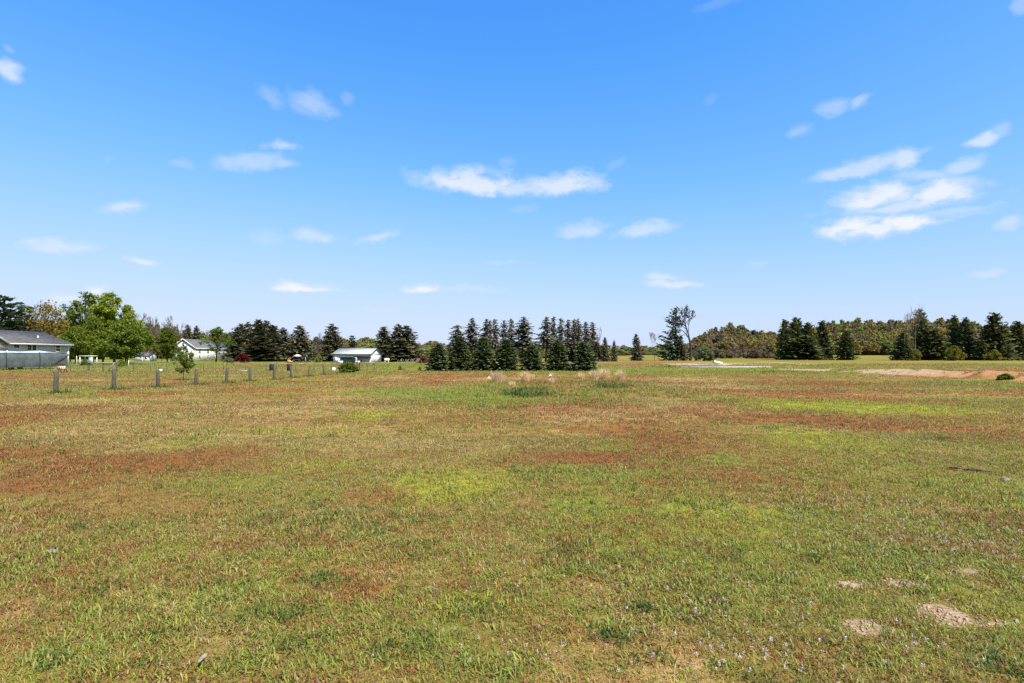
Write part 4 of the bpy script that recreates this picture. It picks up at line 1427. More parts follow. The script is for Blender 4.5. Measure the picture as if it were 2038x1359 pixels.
# grey ranch house at the left edge
hs = empty('house', (0, 0, 0), 'grey sided house with dark shingle roof at the left edge', 'house')
gable_walls(hs, -82, -73, 64, 91, 3.75, 5.55, 1, M['grey_siding'])
rf = gable_roof(hs, -82, -73, 64, 91, 3.75, 5.55, 1, M['shingle'], .45)
MB().tube([(-74.8, 87.2, 4.4), (-74.8, 87.2, 4.95)], .09, 8).build('vent_pipe', M['trim'], rf)
MB().box((-72.60, 64, 3.42), (-72.50, 91.5, 3.64)).build('fascia', M['trim'], hs)
MB().box((-73.0, 90.8, 0), (-72.95, 91.06, 3.5)).build('corner_trim', M['trim'], hs)
window_x(hs, -73, 80.95, 81.85, 2.95, 3.42)
window_x(hs, -73, 83.2, 84.8, 2.62, 3.42, bars=1)
window_x(hs, -73, 88.4, 89.25, 2.55, 3.45, rail=True)
gable_walls(hs, -80, -71.5, 69.9, 78.0, 3.55, 5.9, 0, M['grey_siding'], 'wing')
gable_roof(hs, -80, -71.5, 69.9, 78.0, 3.55, 5.9, 0, M['shingle'], .35, name='wing_roof')
MB().bar((-71.1, 78.3, 3.42), (-71.1, 73.95, 5.95), .06, .2).build('rake_trim', M['trim'], hs)
MB().bar((-71.1, 69.6, 3.42), (-71.1, 73.95, 5.95), .06, .2).build('rake_trim', M['trim'], hs)
MB().poly_prism([(-71.5, 69.5, 3.2), (-69.0, 69.5, 2.62), (-69.0, 69.5, 2.76), (-71.5, 69.5, 3.34)], (0, 6.2, 0)).build('porch_roof', M['shingle'], hs)
MB().bar((-69.1, 75.6, 0), (-69.1, 75.6, 2.62), .12).build('porch_post', M['trim'], hs)

# covered trailer
tr = empty('covered_trailer', (0, 0, 0), 'long trailer under a grey-green tarp in front of the grey house', 'trailer')
secs = [(59.5, .34, 2.10), (62, .30, 2.14), (65, .34, 2.10), (68, .30, 2.16), (71, .34, 2.14), (74, .32, 2.2), (74.9, .5, 2.18), (76.3, 1.1, 2.12), (77.2, 1.75, 2.05)]
b, bt = MB(), MB()
rr = np.random.RandomState(5)
for i in range(len(secs) - 1):
    for side in (0, 1):
        pass
prof = []
for (y, z0, z1) in secs:
    ring = []
    for q in range(9):
        t = q / 8
        ring.append((-62.0 + .10 * sin(t * pi) + rr.uniform(-.04, .04), y, z0 + (z1 - z0) * t))
    prof.append(ring)
Vs = [p for r_ in prof for p in r_]
n9 = 9
qs = [(i * n9 + j, i * n9 + j + 1, (i + 1) * n9 + j + 1, (i + 1) * n9 + j) for i in range(len(secs) - 1) for j in range(8)]
b._add(Vs, qs)
Vs2 = [(-64.6 - (p[0] + 62.0), p[1], p[2]) for p in Vs]
b._add(Vs2, qs)
for i, (y, z0, z1) in ((0, secs[0]), (len(secs) - 1, secs[-1])):
    b._add([(-62, y, z0), (-62, y, z1), (-64.6, y, z1), (-64.6, y, z0)], [(0, 1, 2, 3)])
for i in range(len(secs) - 1):
    y0, za, _ = secs[i]
    y1, zb_, _ = secs[i + 1]
    b._add([(-62, y0, za), (-62, y1, zb_), (-64.6, y1, zb_), (-64.6, y0, za)], [(0, 1, 2, 3)])
b.build('cover', M['tarp'], tr, smooth=False)
for i in range(len(secs) - 1):
    y0, _, z0 = secs[i]
    y1, _, z1 = secs[i + 1]
    bump_ = [.12, .2, .15, .22, .18, .25, .2, .12, .05]
    bt._add([(-61.97, y0, z0), (-63.3, y0, z0 + bump_[i]), (-64.63, y0, z0), (-61.97, y1, z1), (-63.3, y1, z1 + bump_[i + 1]), (-64.63, y1, z1)], [(0, 1, 4, 3), (1, 2, 5, 4)])
bt.build('cover_top', M['tarp_top'], tr)
for y in (67.6, 72.4):
    MB().tube([(-61.86, y, .12), (-61.80, y, 1.2), (-61.88, y, 2.3)], .035, 5).build('strap', M['rubber'], tr)
MB().tube([(-61.9, 74.2, .3), (-61.92, 77.2, 1.9)], .04, 5).build('strap', M['rubber'], tr)
for y in (68.6, 69.8):
    MB().tube([(-62.25, y, .36), (-62.05, y, .36)], .36, 14).build('wheel', M['rubber'], tr)
MB().bar((-63.3, 74.5, .55), (-63.3, 78.2, .5), .12).build('hitch', M['black'], tr)
MB().bar((-63.3, 77.9, -.1), (-63.3, 77.9, .55), .08).build('jack', M['black'], tr)

# striped board
bx, by = (122 - 1019) / F * 57, 57.0
br = empty('barricade', (bx, by, T(bx, by)), 'orange and white striped board propped beside the trailer', 'barricade', rz=-.25)
sb = MB().box((-.50, -.03, .30), (.50, .03, .72)).build('striped_board', M['stripes'], br)
for sx_ in (-.4, .4):
    MB().bar((sx_, -.08, 0), (sx_, .05, .34), .06).build('leg', M['brown_wood'], br)
    MB().bar((sx_, .32, 0), (sx_, .06, .66), .05).build('brace', M['brown_wood'], br)

# white house
wh = empty('house', (0, 0, 0), 'white two-storey house with grey roof half hidden behind leafy trees', 'house')
gable_walls(wh, -117, -109, 190, 214, 4.75, 7.6, 1, M['white_siding'])
gable_roof(wh, -117, -109, 190, 214, 4.75, 7.6, 1, M['shingle2'], .4)
MB().box((-108.66, 189.7, 4.36), (-108.58, 214.4, 4.58)).build('fascia', M['trim'], wh)
for xs_ in ((-117.35, 4.55), (-108.65, 4.55)):
    MB().bar((xs_[0], 189.55, xs_[1]), (-113, 189.55, 7.72), .08, .26).build('rake_trim', M['trim'], wh)
for x in (-115.3, -112.2):
    window_y(wh, 190, x, x + .9, 3.0, 4.3)
    window_y(wh, 190, x, x + .9, .9, 2.2)
window_y(wh, 190, -113.4, -112.7, 5.4, 6.3)
for y in (192.2, 197.5, 203.0):
    window_x(wh, -109, y, y + 1.2, 2.9, 4.0, rail=True)
    window_x(wh, -109, y, y + 1.2, .8, 2.0, rail=True)
MB().box((-109, 207.0, 1.75), (-106.6, 213.5, 1.95)).build('deck', M['post_brown'], wh)
for y in (207.1, 209.2, 211.3, 213.4):
    MB().bar((-106.7, y, -.1), (-106.7, y, 2.9), .14).build('deck_post', M['post_brown'], wh)
MB().bar((-106.7, 207.0, 2.85), (-106.7, 213.5, 2.85), .12).build('deck_rail', M['post_brown'], wh)
window_x(wh, -109, 208.2, 210.0, 2.0, 4.0, bars=1)
# small white shed left of it
sd = empty('shed', (0, 0, 0), 'small white shed with grey roof glimpsed left of the white house', 'shed')
gable_walls(sd, -126.5, -121.5, 185, 189, 1.9, 2.9, 0, M['white_siding'])
gable_roof(sd, -126.5, -121.5, 185, 189, 1.9, 2.9, 0, M['shingle2'], .25)
MB().box((-124.6, 184.95, -.1), (-123.4, 184.996, 1.7)).build('door', M['trim'], sd)
MB().box((-122.9, 184.95, .8), (-122.2, 184.996, 1.5)).build('window', M['glass'], sd)

# barn
bn = empty('barn', (0, 0, 0), 'long low white barn with pale green metal roof', 'barn')
gable_walls(bn, -46.9, -37.2, 145, 157, 2.32, 3.85, 0, M['barn_wall'])
gable_roof(bn, -46.9, -37.2, 145, 157, 2.32, 3.85, 0, M['barn_roof'], .3, .08)
MB().poly_prism([(-37.2, 145.02, -.1), (-37.2, 145.02, 2.3), (-37.2, 151, 3.8), (-37.2, 156.98, 2.3), (-37.2, 156.98, -.1)], (.03, 0, 0)).build('gable_wall', M['barn_gable'], bn)
MB().box((-47.2, 144.64, 2.10), (-36.9, 144.70, 2.28)).build('eave_trim', M['dark_trim'], bn)
MB().bar((-36.86, 144.7, 2.2), (-36.86, 151, 3.86), .05, .13).build('rake_trim', M['dark_trim'], bn)
MB().bar((-36.86, 157.3, 2.2), (-36.86, 151, 3.86), .05, .13).build('rake_trim', M['dark_trim'], bn)
MB().box((-37.16, 150.3, -.05), (-37.10, 156.0, 2.2)).build('sliding_door', M['barn_door'], bn)
MB().box((-37.16, 149.9, 2.21), (-37.04, 156.6, 2.34)).build('door_track', M['dark_trim'], bn)
MB().box((-46.4, 144.94, -.05), (-45.3, 144.99, 1.5)).build('door', M['trim'], bn)
MB().box((-37.30, 144.93, -.05), (-37.15, 144.995, 2.1)).build('corner_trim', M['dark_trim'], bn)
for nm, x0, x1, zr, lab in [('a', -44.3, -40.15, 1.42, 'low open-fronted animal shed in front of the barn, its left half'), ('b', -40.0, -36.2, 1.62, 'slightly taller open-fronted animal shed at the right of the other, before the barn')]:
    sh = empty('animal_shed', (0, 0, 0), lab, 'shed', 'animal sheds before the barn')
    MB().poly_prism([(x0, 139.6, zr + .05), (x0, 142.6, zr - .28), (x0, 142.6, zr - .22), (x0, 139.6, zr + .11)], (x1 - x0, 0, 0)).build('roof', M['dark_trim'], sh)
    MB().box((x0 + .1, 142.3, -.1), (x1 - .1, 142.36, zr - .26)).build('back_wall', M['teal'] if nm == 'a' else M['barn_wall'], sh)
    for x in (x0 + .12, (x0 + x1) / 2, x1 - .12):
        MB().bar((x, 139.8, -.1), (x, 139.8, zr + .04), .11).build('post', M['black'], sh)
    MB().box((x0 + .3, 139.86, -.05), (x0 + 1.5, 139.92, .55)).build('front_panel', M['barn_wall'], sh)

# white tank on legs, leaning poles, brown brush heap
tx, ty = (770 - 1019) / F * 140, 140.0
tk = empty('white_tank', (tx, ty, 0), 'white tank on legs to the right of the barn', 'tank')
MB().tube([(-.6, 0, .85), (-.55, 0, .85), (.55, 0, .85), (.6, 0, .85)], [.28, .36, .36, .28], 12).build('tank', M['white_plastic'], tk, smooth=True)
for x in (-.42, .42):
    for y in (-.22, .22):
        MB().bar((x, y, -.1), (x, y, .7), .07).build('leg', M['trim'], tk)
for i in range(13):
    px = 788 + i * 3.5 + (i % 3) * .7
    d = 128 + (i * 3) % 5
    x = (px - 1019) / F * d
    ln = .9 + .35 * ((i * 7) % 5) / 5
    o = MB().bar((0, 0, -.15), (.55 + .15 * sin(i * 2.1), .1, ln), .09, .05).build('leaning_pole', M['rail'], None, (x, d, T(x, d)))
    nth = 'first second third fourth fifth sixth seventh eighth ninth tenth eleventh twelfth thirteenth'.split()[i]
    tag(o, f'{nth} pale leaning pole, counted from the white tank towards the small spruces', 'pole', 'pale poles leaning in a row')
hx, hy = (846 - 1019) / F * 136, 136.0
hp = decid(601, 1.8, 2.2, .02, 60, 30, .3, .6, .3)
me = hp['crown']
me.materials.append(M['rust'])
me.materials.append(M['rust'])
tag(obj('brush_heap', me, None, None, (hx, hy, T(hx, hy) - .1)), 'rust-brown brush heap behind the first small spruce', 'brush heap')

# play set
px0 = (592 - 1019) / F * 138
pl = empty('play_set', (px0, 138, 0), 'wooden play set with white canopy, slide and swing beam before dark trees', 'play set')
for x in (-.6, .6):
    for y in (-.6, .6):
        MB().bar((x, y, -.1), (x, y, 1.75), .1).build('post', M['brown_wood'], pl)
MB().box((-.68, -.68, .85), (.68, .68, .95)).build('platform', M['brown_wood'], pl)
MB()._add([(-.95, -.95, 1.7), (.95, -.95, 1.7), (.95, .95, 1.7), (-.95, .95, 1.7), (0, 0, 2.25)], [(3, 2, 1, 0)], [(0, 1, 4), (1, 2, 4), (2, 3, 4), (3, 0, 4)])
cb = MB()
cb._add([(-.95, -.95, 1.7), (.95, -.95, 1.7), (.95, .95, 1.7), (-.95, .95, 1.7), (0, 0, 2.25)], [(3, 2, 1, 0)], [(0, 1, 4), (1, 2, 4), (2, 3, 4), (3, 0, 4)])
cb.build('canopy', M['white_plastic'], pl)
MB().bar((-.7, -.2, .9), (-1.7, -.4, .08), .5, .05).build('slide', M['teal'], pl)
MB().bar((.6, 0, 1.55), (2.0, 0, 1.5), .1).build('swing_beam', M['brown_wood'], pl)
for y in (-.6, .6):
    MB().bar((2.0, 0, 1.5), (2.15, y, -.1), .09).build('leg', M['rail'], pl)
MB().bar((1.2, 0, .4), (1.6, 0, .4), .18, .04).build('swing_seat', M['white_plastic'], pl)
for x in (1.22, 1.58):
    MB().tube([(x, 0, .4), (x, 0, 1.5)], .015, 4).build('chain', M['wire'], pl)
ox, oy = (577 - 1019) / F * 134, 134.0
oc = empty('toy_car', (ox, oy, T(ox, oy)), 'orange ride-on toy car left of the play set', 'toy')
ob = MB()
ob.poly_prism([(-.55, -.3, .18), (.55, -.3, .18), (.55, -.3, .5), (.15, -.3, .55), (.0, -.3, .85), (-.45, -.3, .85), (-.55, -.3, .55)], (0, .6, 0))
ob.build('body', M['orange'], oc)
for x in (-.35, .35):
    for y in (-.33, .29):
        MB().tube([(x, y, .16), (x, y + .06, .16)], .16, 10).build('wheel', M['rubber'], oc)

# little garden frame by the grey house
gxx, gyy = (168 - 1019) / F * 100, 100.0
ar = empty('garden_frame', (gxx, gyy, 0), 'white open garden frame with flat top beside the grey house', 'garden frame')
for x in (-.8, 1.35):
    MB().bar((x, 0, -.1), (x, 0, 1.72), .09).build('post', M['trim'], ar)
    MB().bar((x, 1.2, -.1), (x, 1.2, 1.72), .09).build('post', M['trim'], ar)
MB().box((-1.0, -.1, 1.72), (1.5, 1.3, 1.82)).build('roof', M['trim'], ar)
MB().box((.8, -.05, .1), (1.55, 0, 1.5)).build('panel', M['teal'], ar)
pp = (152.5 - 1019) / F * 99
tag(MB().tube([(0, 0, -.2), (0, 0, 1.7), (0, 0, 1.78)], [.06, .055, .03], 8).build('pole', M['trim'], None, (pp, 99, T(pp, 99))), 'single white pole left of the garden frame', 'pole')
pp = (256 - 1019) / F * 92
tag(MB().tube([(0, 0, -.2), (0, 0, .95), (0, 0, 1.0)], [.06, .055, .03], 8).build('marker_post', M['trim'], None, (pp, 92, T(pp, 92))), 'short white marker post under the round-headed tree', 'post')
tree('bush', 'deep', 168, 716, 97, 12, 'small dark bush inside the garden frame', 'bush')
tree('bush', 'bright', 242, 716, 88, 16, 'small bright-topped bush at the foot of the round-headed tree', 'bush')

# odds and ends along the fences
def at(px, d):
    x = (px - 1019) / F * d
    return x, d, T(x, d)


x, y, z = at(664, 60.5)
bk = empty('bucket', (x, y, z), 'white bucket by the near fence close to the spreading bush', 'bucket')
MB().tube([(0, 0, 0), (0, 0, .42)], [.16, .2], 12).build('body', M['white_plastic'], bk, smooth=True)
MB().tube([(-.2, 0, .40), (-.14, 0, .56), (.14, 0, .56), (.2, 0, .40)], .012, 5).build('handle', M['wire'], bk)
for px, lab in ((541, 'dark barrel behind the near fence, left of the pair'), (576, 'dark barrel behind the near fence, right of the pair')):
    x, y, z = at(px, 63.5)
    o = MB().tube([(0, 0, 0), (0, 0, .05), (0, 0, .4), (0, 0, .75), (0, 0, .8)], [.24, .27, .29, .27, .24], 14).build('barrel', M['black'], None, (x, y, z), smooth=True)
    tag(o, lab, 'barrel', 'dark barrels by the back fence')
x, y, z = at(485, 64.0)
tag(MB().box((-.55, -.12, .0), (.45, .12, .05)).build('white_board', M['white_plastic'], None, (x, y, z + .01)), 'white board lying in the grass before the back fence', 'board')
x, y, z = at(320, 62.6)
tag(MB().tube([(-.14, 0, .16), (.14, 0, .16)], [.11, .12], 10).build('white_pot', M['white_plastic'], None, (x, y, z - .02)), 'white pot lying near the third near fence post', 'pot')

# concrete slab, sand heaps, tilted pipe
x0, x1, y0, y1 = 25.8, 40.2, 84, 89.5
b = MB().poly_prism([(x0, y0, -.3), (x1, y0 + 1.5, -.3), (x1 + .6, y1, -.3), (x0 + 1, y1 - 1, -.3)], (0, 0, .40))
tag(b.build('concrete_slab', M['concrete']), 'pale flat concrete pad beyond the field, before the dead tree', 'concrete pad')


def heap(px, d, w_, dep, h_, seed, label):
    n = 22
    u = np.linspace(-1.25, 1.25, n)
    XX, YY = np.meshgrid(u, u)
    rr_ = np.hypot(XX, YY)
    cx = (px - 1019) / F * d
    ZZ = h_ * np.clip(np.cos(np.clip(rr_, 0, 1.2) * pi / 2 / 1.1), -.1, 1) * (.65 + .7 * fbm(XX * 3 + seed, YY * 3, 1.0, 171)) - .05
    VV = np.stack([XX * w_ / 2, YY * dep / 2, ZZ], -1).reshape(-1, 3)
    ii = np.arange(n * n).reshape(n, n)
    QQ = np.stack([ii[:-1, :-1], ii[:-1, 1:], ii[1:, 1:], ii[1:, :-1]], -1).reshape(-1, 4)
    tag(obj('sand_heap', mesh_np('sand_heap', VV, QQ, smooth=True), M['sand'], None, (cx, d, T(cx, d))), label, 'sand heap', 'sand heaps')


heap(1367, 106, 8.5, 4, .40, 1, 'low sand heap behind the left end of the concrete pad')
heap(1436, 106, 5.4, 3, .42, 2, 'sand heap with the tilted pipe on it behind the concrete pad')
heap(1600, 118, 4.5, 3, .25, 3, 'small flat sand heap past the right end of the concrete pad')
x, y, z = at(1428, 105.4)
pc = empty('culvert_pipe', (x, y, z + .42), 'white pipe with black open end tilted on a sand heap', 'pipe', rz=-.35)
MB().tube([(-.75, 0, .26), (.85, 0, -.12)], .26, 14, cap=False).build('shell', M['white_plastic'], pc, smooth=True)
MB().tube([(-.80, 0, .27), (-.62, 0, .23)], .275, 14).build('open_end', M['black'], pc)

# driveway strip before the barn
b = MB()
b.box((-66, 126, -.05), (-41, 131, .035))
tag(b.build('driveway', M['gravel']), 'pale gravel driveway strip before the barn', 'driveway', kind='structure')

# ------------------------------------------------------------------ tussocks and weeds in the field
def tuft_mesh(seed, n, rad, l0, l1, wid, lean):
    """upright straw tussock"""
    r = np.random.RandomState(seed)
    V, Qs, Ts, R = [], [], [], []
    for i in range(n):
        a, q = r.rand() * 2 * pi, rad * math.sqrt(r.rand())
        p = np.array([cos(a) * q, sin(a) * q, -.02])
        az_, th, ln = a + r.normal(0, .5), abs(r.normal(0, lean)), r.uniform(l0, l1)
        sd = np.array([-sin(az_), cos(az_), 0]) * wid * r.uniform(.6, 1.2) / 2
        o = len(V)
        V += [p - sd, p + sd]
        for k_ in range(1, 3):
            p = p + ln / 3 * np.array([cos(az_) * sin(th), sin(az_) * sin(th), cos(th)])
            th += r.uniform(.02, .22)
            V += [p - sd * .8, p + sd * .8]
            Qs.append((o + 2 * k_ - 2, o + 2 * k_ - 1, o + 2 * k_ + 1, o + 2 * k_))
            R.append(i)
        p = p + ln / 3 * np.array([cos(az_) * sin(th), sin(az_) * sin(th), cos(th)])
        V.append(p)
        Ts.append((o + 4, o + 5, o + 6))
    rv = r.rand(n)
    return mesh_np('dry_grass_tussock', V, Qs, Ts, rnd=np.concatenate([rv[R], rv]))


DRY = [(990, 764, 1.0, 'pale dry grass tussock, first from the barn side'), (1000, 762, .7, 'small dry tussock beside the first one'), (1046, 763, .9, 'dry grass tussock in the middle of the field, slightly apart'),
       (1058, 758, .6, 'thin dry tussock just behind the middle one'), (1098, 750, .5, 'smallest dry tussock near the fifth small spruce'), (1158, 757, .7, 'dry tussock nearest the last small spruce, first of that line'),
       (1182, 757, 1.0, 'broad dry tussock, second of the line by the last small spruce'), (1204, 756, 1.1, 'largest dry tussock, third of the line by the last small spruce'),
       (1236, 757, 1.0, 'dry tussock at the right end of the line'), (1099, 770, .5, 'short dry tussock below the middle of the rough patch'), (1020, 776, .45, 'flattened straw tuft below the first dry tussock')]
for i, (px, py, k_, lab) in enumerate(DRY):
    x, y = G(px, py)
    me = tuft_mesh(700 + i, 420, .30, .30, .88, .022, .22)
    o = obj('dry_grass_tussock', me, M['straw'], None, (x, y, T(x, y)), (0, 0, i * 1.3), (k_ * .95, k_ * .95, k_))
    tag(o, lab, 'grass tussock', 'dry grass tussocks')

P, S, R_, K, WA, WB = [], [], [], [], [], []


def weeds(px, py, n, spread, size, kind):
    x0, y0 = G(px, py)
    for i in range(n):
        k_ = 1.0 if y0 > 12 else 1.7
        x, y = x0 + rs.normal() * spread * k_, y0 + rs.normal() * spread * .6 * k_
        P.append((x, y, T(x, y)))
        s_ = (size if y0 > 12 else min(size, 1.6) * .72) * rs.uniform(.6, 1.3)
        S.append((s_, s_, s_ * 1.2))
        R_.append((rs.normal(0, .15), rs.normal(0, .15), rs.rand() * 6.28))
        K.append(rs.randint(0, NCL))
        wv = np.zeros(7)
        wv[kind] = 1.0
        wv[GR] = max(wv[GR], .5)
        WA.append(wv[[GR, YE, RE, SA]])
        WB.append(wv[[DR, DK, PK, SA]])


for (px, py) in near_px:
    weeds(px + 4, py + 1.0, 16, .26, 3.4, DK)
for q in range(60):
    yy = 22 + 44 * rs.rand()
    weeds(1019 + fx(yy) / yy * F, HOR + H * F / yy, 2, .35, 2.2, GR)
for q in range(90):
    pxq = rs.uniform(0, 720)
    weeds(pxq, HOR + H * F / (BY + pxq / 690 * 4), 2, .5, 2.6, DK if q % 2 else GR)
for (px, py, n, sp, sz, kd) in [(1050, 791, 30, .55, 4.2, DK), (1075, 790, 26, .5, 3.6, DK), (1030, 792, 12, .5, 3, DK), (1208, 779, 26, .32, 4.6, DK), (1196, 777, 10, .25, 3.2, DK), (1225, 775, 16, .5, 3.2, GR),
                                (1120, 790, 20, 1.0, 2.6, GR), (1170, 792, 20, .8, 2.6, GR), (1300, 786, 30, 1.6, 2.4, GR), (1240, 770, 40, 2.0, 2.6, GR), (1100, 778, 40, 2.6, 2.4, GR), (1000, 790, 30, 1.6, 2.2, GR),
                                (1940, 763, 40, 2.0, 3.0, GR), (1880, 761, 30, 1.6, 3.0, GR), (1830, 741, 14, 1.2, 4, DK), (1500, 740, 40, 3.5, 4.0, GR), (1560, 741, 30, 2.5, 4.5, DK), (1600, 735, 30, 3.5, 5, GR), (1700, 732, 20, 4, 5, GR),
                                (1330, 731, 10, 1.2, 8, DK), (650, 1152, 12, .05, 1.5, DK), (1240, 1250, 12, .05, 1.5, GR), (530, 1222, 12, .06, 1.5, DK), (865, 1100, 16, .14, 1.2, GR), (835, 1105, 10, .08, 1.2, DK), (240, 1050, 8, .08, 1.2, DK),
                                (1380, 1003, 10, .14, 1.6, DK), (1110, 1075, 8, .08, 1.5, DK), (735, 1070, 6, .06, 1.5, DK), (1985, 922, 30, .5, 1.8, GR), (920, 1205, 18, .12, 1.5, YE), (1010, 1330, 12, .08, 1.5, GR),
                                (1735, 1100, 30, .18, 1.5, GR), (1800, 1110, 20, .14, 1.5, GR), (1660, 1130, 16, .12, 1.5, DK), (60, 1120, 20, .2, 1.5, GR), (1620, 1020, 10, .1, 1.5, DK), (1990, 1330, 20, .14, 1.6, DK), (1080, 935, 10, .2, 1.8, DK), (1060, 925, 8, .16, 1.8, DK)]:
    weeds(px, py, n, sp, sz, kd)
for q in range(150):
    pxq, pyq = rs.uniform(-20, 2060), 1359 - 340 * rs.rand() ** .8
    weeds(pxq, pyq, rs.randint(4, 11), rs.uniform(.03, .09), rs.uniform(1.0, 1.5), [GR, GR, GR, DK][rs.randint(4)])
for q in range(260):
    pxq, pyq = rs.uniform(-20, 2060), 772 + 250 * rs.rand() ** 1.3
    weeds(pxq, pyq, rs.randint(3, 9), rs.uniform(.1, .3), rs.uniform(1.0, 1.7), [GR, GR, DK][rs.randint(3)])
for q in range(40):
    yq = rs.uniform(36, 60)
    xq = 33.2 + rs.uniform(-.6, 5.5)
    weeds(1019 + xq / yq * F, HOR + H * F / yq, 4, .25, 2.4, [GR, DK, DR][rs.randint(3)])
scatter('weeds', P, {'size': ('FLOAT_VECTOR', S), 'rot': ('FLOAT_VECTOR', R_), 'pick': ('INT', K), 'wa': ('FLOAT_COLOR', WA), 'wb': ('FLOAT_COLOR', WB)}, near_coll,
        'taller green weeds along the fences and in clumps over the field', 'weeds')

# tiny pale purple flowers in the near turf
def flower_mesh(seed):
    r = np.random.RandomState(seed)
    b = MB()
    for i in range(4):
        a = r.rand() * 6.28
        c = np.array([cos(a), sin(a), 0]) * .012 * r.rand() + np.array([0, 0, .045 + .02 * r.rand()])
        for j in range(3):
            t = j * 2.1 + r.rand()
            d = np.array([cos(t), sin(t), .35])
            s_ = np.array([-sin(t), cos(t), 0])
            b._add([c, c + d * .006 + s_ * .004, c + d * .012, c + d * .006 - s_ * .004], [(0, 1, 2, 3)])
    me_ = b.mesh('flower')
    a = me_.attributes.new('rnd', 'FLOAT', 'FACE')
    a.data.foreach_set('value', r.rand(len(me_.polygons)).astype(np.float32))
    return me_


M['flower'] = leafmat('pale_purple_petals', (0.36, 0.25, 0.32), (0.58, 0.52, 0.53), .3)
flower_coll = hidden_collection('flowers', [flower_mesh(i) for i in range(4)], M['flower'])
P = []
for (px, py, rx, ry, n) in [(1300, 1210, 160, 60, 120), (1500, 1300, 200, 60, 130), (1800, 1060, 220, 60, 420), (1950, 1100, 110, 40, 160), (1750, 1290, 240, 60, 60), (1000, 1300, 200, 60, 40), (1100, 1130, 200, 60, 60), (1600, 1010, 200, 30, 300), (900, 1240, 200, 80, 25), (1400, 1120, 200, 60, 60)]:
    for i in range(int(n * .45)):
        x, y = G(px + rs.normal() * rx * .6, max(py + rs.normal() * ry * .6, 960))
        P.append((x, y, T(x, y)))
n = len(P)
scatter('flowers', P, {'size': ('FLOAT_VECTOR', np.repeat(rs.uniform(.45, .85, n)[:, None], 3, 1) * [1, 1, 1.3]), 'rot': ('FLOAT_VECTOR', np.stack([np.zeros(n), np.zeros(n), rs.rand(n) * 6.28], -1)), 'pick': ('INT', rs.randint(0, 4, n))},
        flower_coll, 'tiny pale purple wildflowers in the near turf', 'flowers')

# crumbs of soil and gravel on the bare patches
def crumb(seed):
    r = np.random.RandomState(seed)
    VV = []
    for i in range(5):
        ph = pi * i / 4
        for j in range(6):
            th = 2 * pi * j / 6
            k_ = .008 * (1 + .35 * r.uniform(-1, 1))
            VV.append((k_ * sin(ph) * cos(th), k_ * sin(ph) * sin(th), .7 * k_ * cos(ph)))
    return mesh_np('crumb', VV, [(i * 6 + j, (i + 1) * 6 + j, (i + 1) * 6 + (j + 1) % 6, i * 6 + (j + 1) % 6) for i in range(4) for j in range(6)])


crumb_coll = hidden_collection('crumbs', [crumb(i) for i in range(4)], M['sand'])
P = []
for (px, py, rx, ry, n) in [(1850, 1222, 60, 28, 260), (1775, 1158, 50, 11, 90), (1690, 1250, 50, 15, 90), (1668, 1168, 20, 9, 30), (1900, 1132, 22, 8, 30), (1950, 1236, 70, 11, 70)]:
    for i in range(n):
        x, y = G(px + rs.normal() * rx * .55, py + rs.normal() * ry * .55)
        P.append((x, y, T(x, y) + .003))
n = len(P)
scatter('gravel', P, {'size': ('FLOAT_VECTOR', np.repeat((.35 + 1.5 * rs.rand(n) ** 3)[:, None], 3, 1)), 'rot': ('FLOAT_VECTOR', rs.rand(n, 3) * 6.28), 'pick': ('INT', rs.randint(0, 4, n))},
        crumb_coll, 'crumbs of soil and gravel on the bare sandy patches', 'gravel')

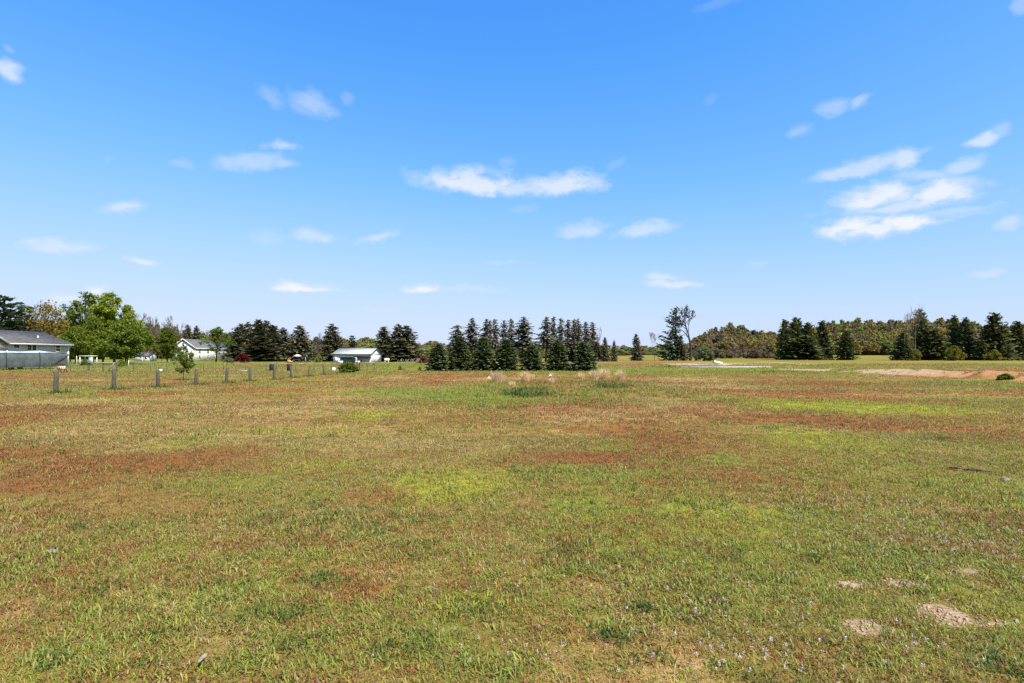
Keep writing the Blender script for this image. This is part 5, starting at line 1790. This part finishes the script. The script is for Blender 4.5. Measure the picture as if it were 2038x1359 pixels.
# small things lying in the turf
def stone(px, py, sx_, sy_, sz_, seed, mat, name, label, cat):
    r = np.random.RandomState(seed)
    x, y = G(px, py)
    nu, nv = 10, 6
    VV = []
    for i in range(nv + 1):
        ph = pi * i / nv
        for j in range(nu):
            th = 2 * pi * j / nu
            k_ = 1 + .22 * r.uniform(-1, 1)
            VV.append((sx_ * k_ * sin(ph) * cos(th), sy_ * k_ * sin(ph) * sin(th), sz_ * k_ * cos(ph)))
    QQ = [(i * nu + j, (i + 1) * nu + j, (i + 1) * nu + (j + 1) % nu, i * nu + (j + 1) % nu) for i in range(nv) for j in range(nu)]
    tag(obj(name, mesh_np(name, VV, QQ, smooth=False), M[mat], None, (x, y, T(x, y) + sz_ * .45 + .008)), label, cat)


stone(2000, 959, .055, .05, .035, 3, 'rock', 'stone', 'pale stone in the turf at the right edge, past the dark stick', 'stone')
stone(103, 1101, .055, .028, .02, 4, 'rock', 'stone', 'flat pale stone in the grass near the left edge', 'stone')
for px, py, ln, a, lab in [(1905, 937, .16, -.5, 'short dark stick in the turf, left of the forked one'), (1950, 941, .34, -.35, 'longer dark forked stick lying in the turf on the right')]:
    x, y = G(px, py)
    z = T(x, y) + .035
    d = np.array([cos(a), sin(a) * 1.5, 0])
    b = MB().tube([np.array([0, 0, 0]) - d * ln / 2, np.array([0, 0, .012]), d * ln / 2], [.012, .016, .006], 6)
    if ln > .3:
        b.tube([np.array([0, 0, .012]), np.array([.09, .10, .03])], [.010, .004], 5)
    tag(b.build('stick', M['stick'], None, (x, y, z)), lab, 'stick')
x, y = G(402, 1330)
b = MB()
b._add([(0, -.035, 0), (.016, -.01, .012), (.012, .025, .006), (0, .045, .01), (-.012, .02, .012), (-.015, -.012, .004), (0, 0, -.002)], [], [(0, 1, 6), (1, 2, 6), (2, 3, 6), (3, 4, 6), (4, 5, 6), (5, 0, 6)])
tag(b.build('dry_leaf', M['leafdry'], None, (x, y, T(x, y) + .045)), 'pale curled dry leaf in the grass at the bottom left', 'leaf')
for px, py, lab in ((973, 755, 'white scrap of litter in the rough patch, left of the dry tussocks'), (1095, 751, 'white scrap of litter near the middle of the rough patch')):
    x, y = G(px, py)
    b = MB()
    b._add([(-.12, 0, 0), (0, -.04, .10), (.13, .02, .04), (.02, .05, .2)], [(0, 1, 2, 3)])
    tag(b.build('litter', M['white_plastic'], None, (x, y, T(x, y) + .05)), lab, 'litter')
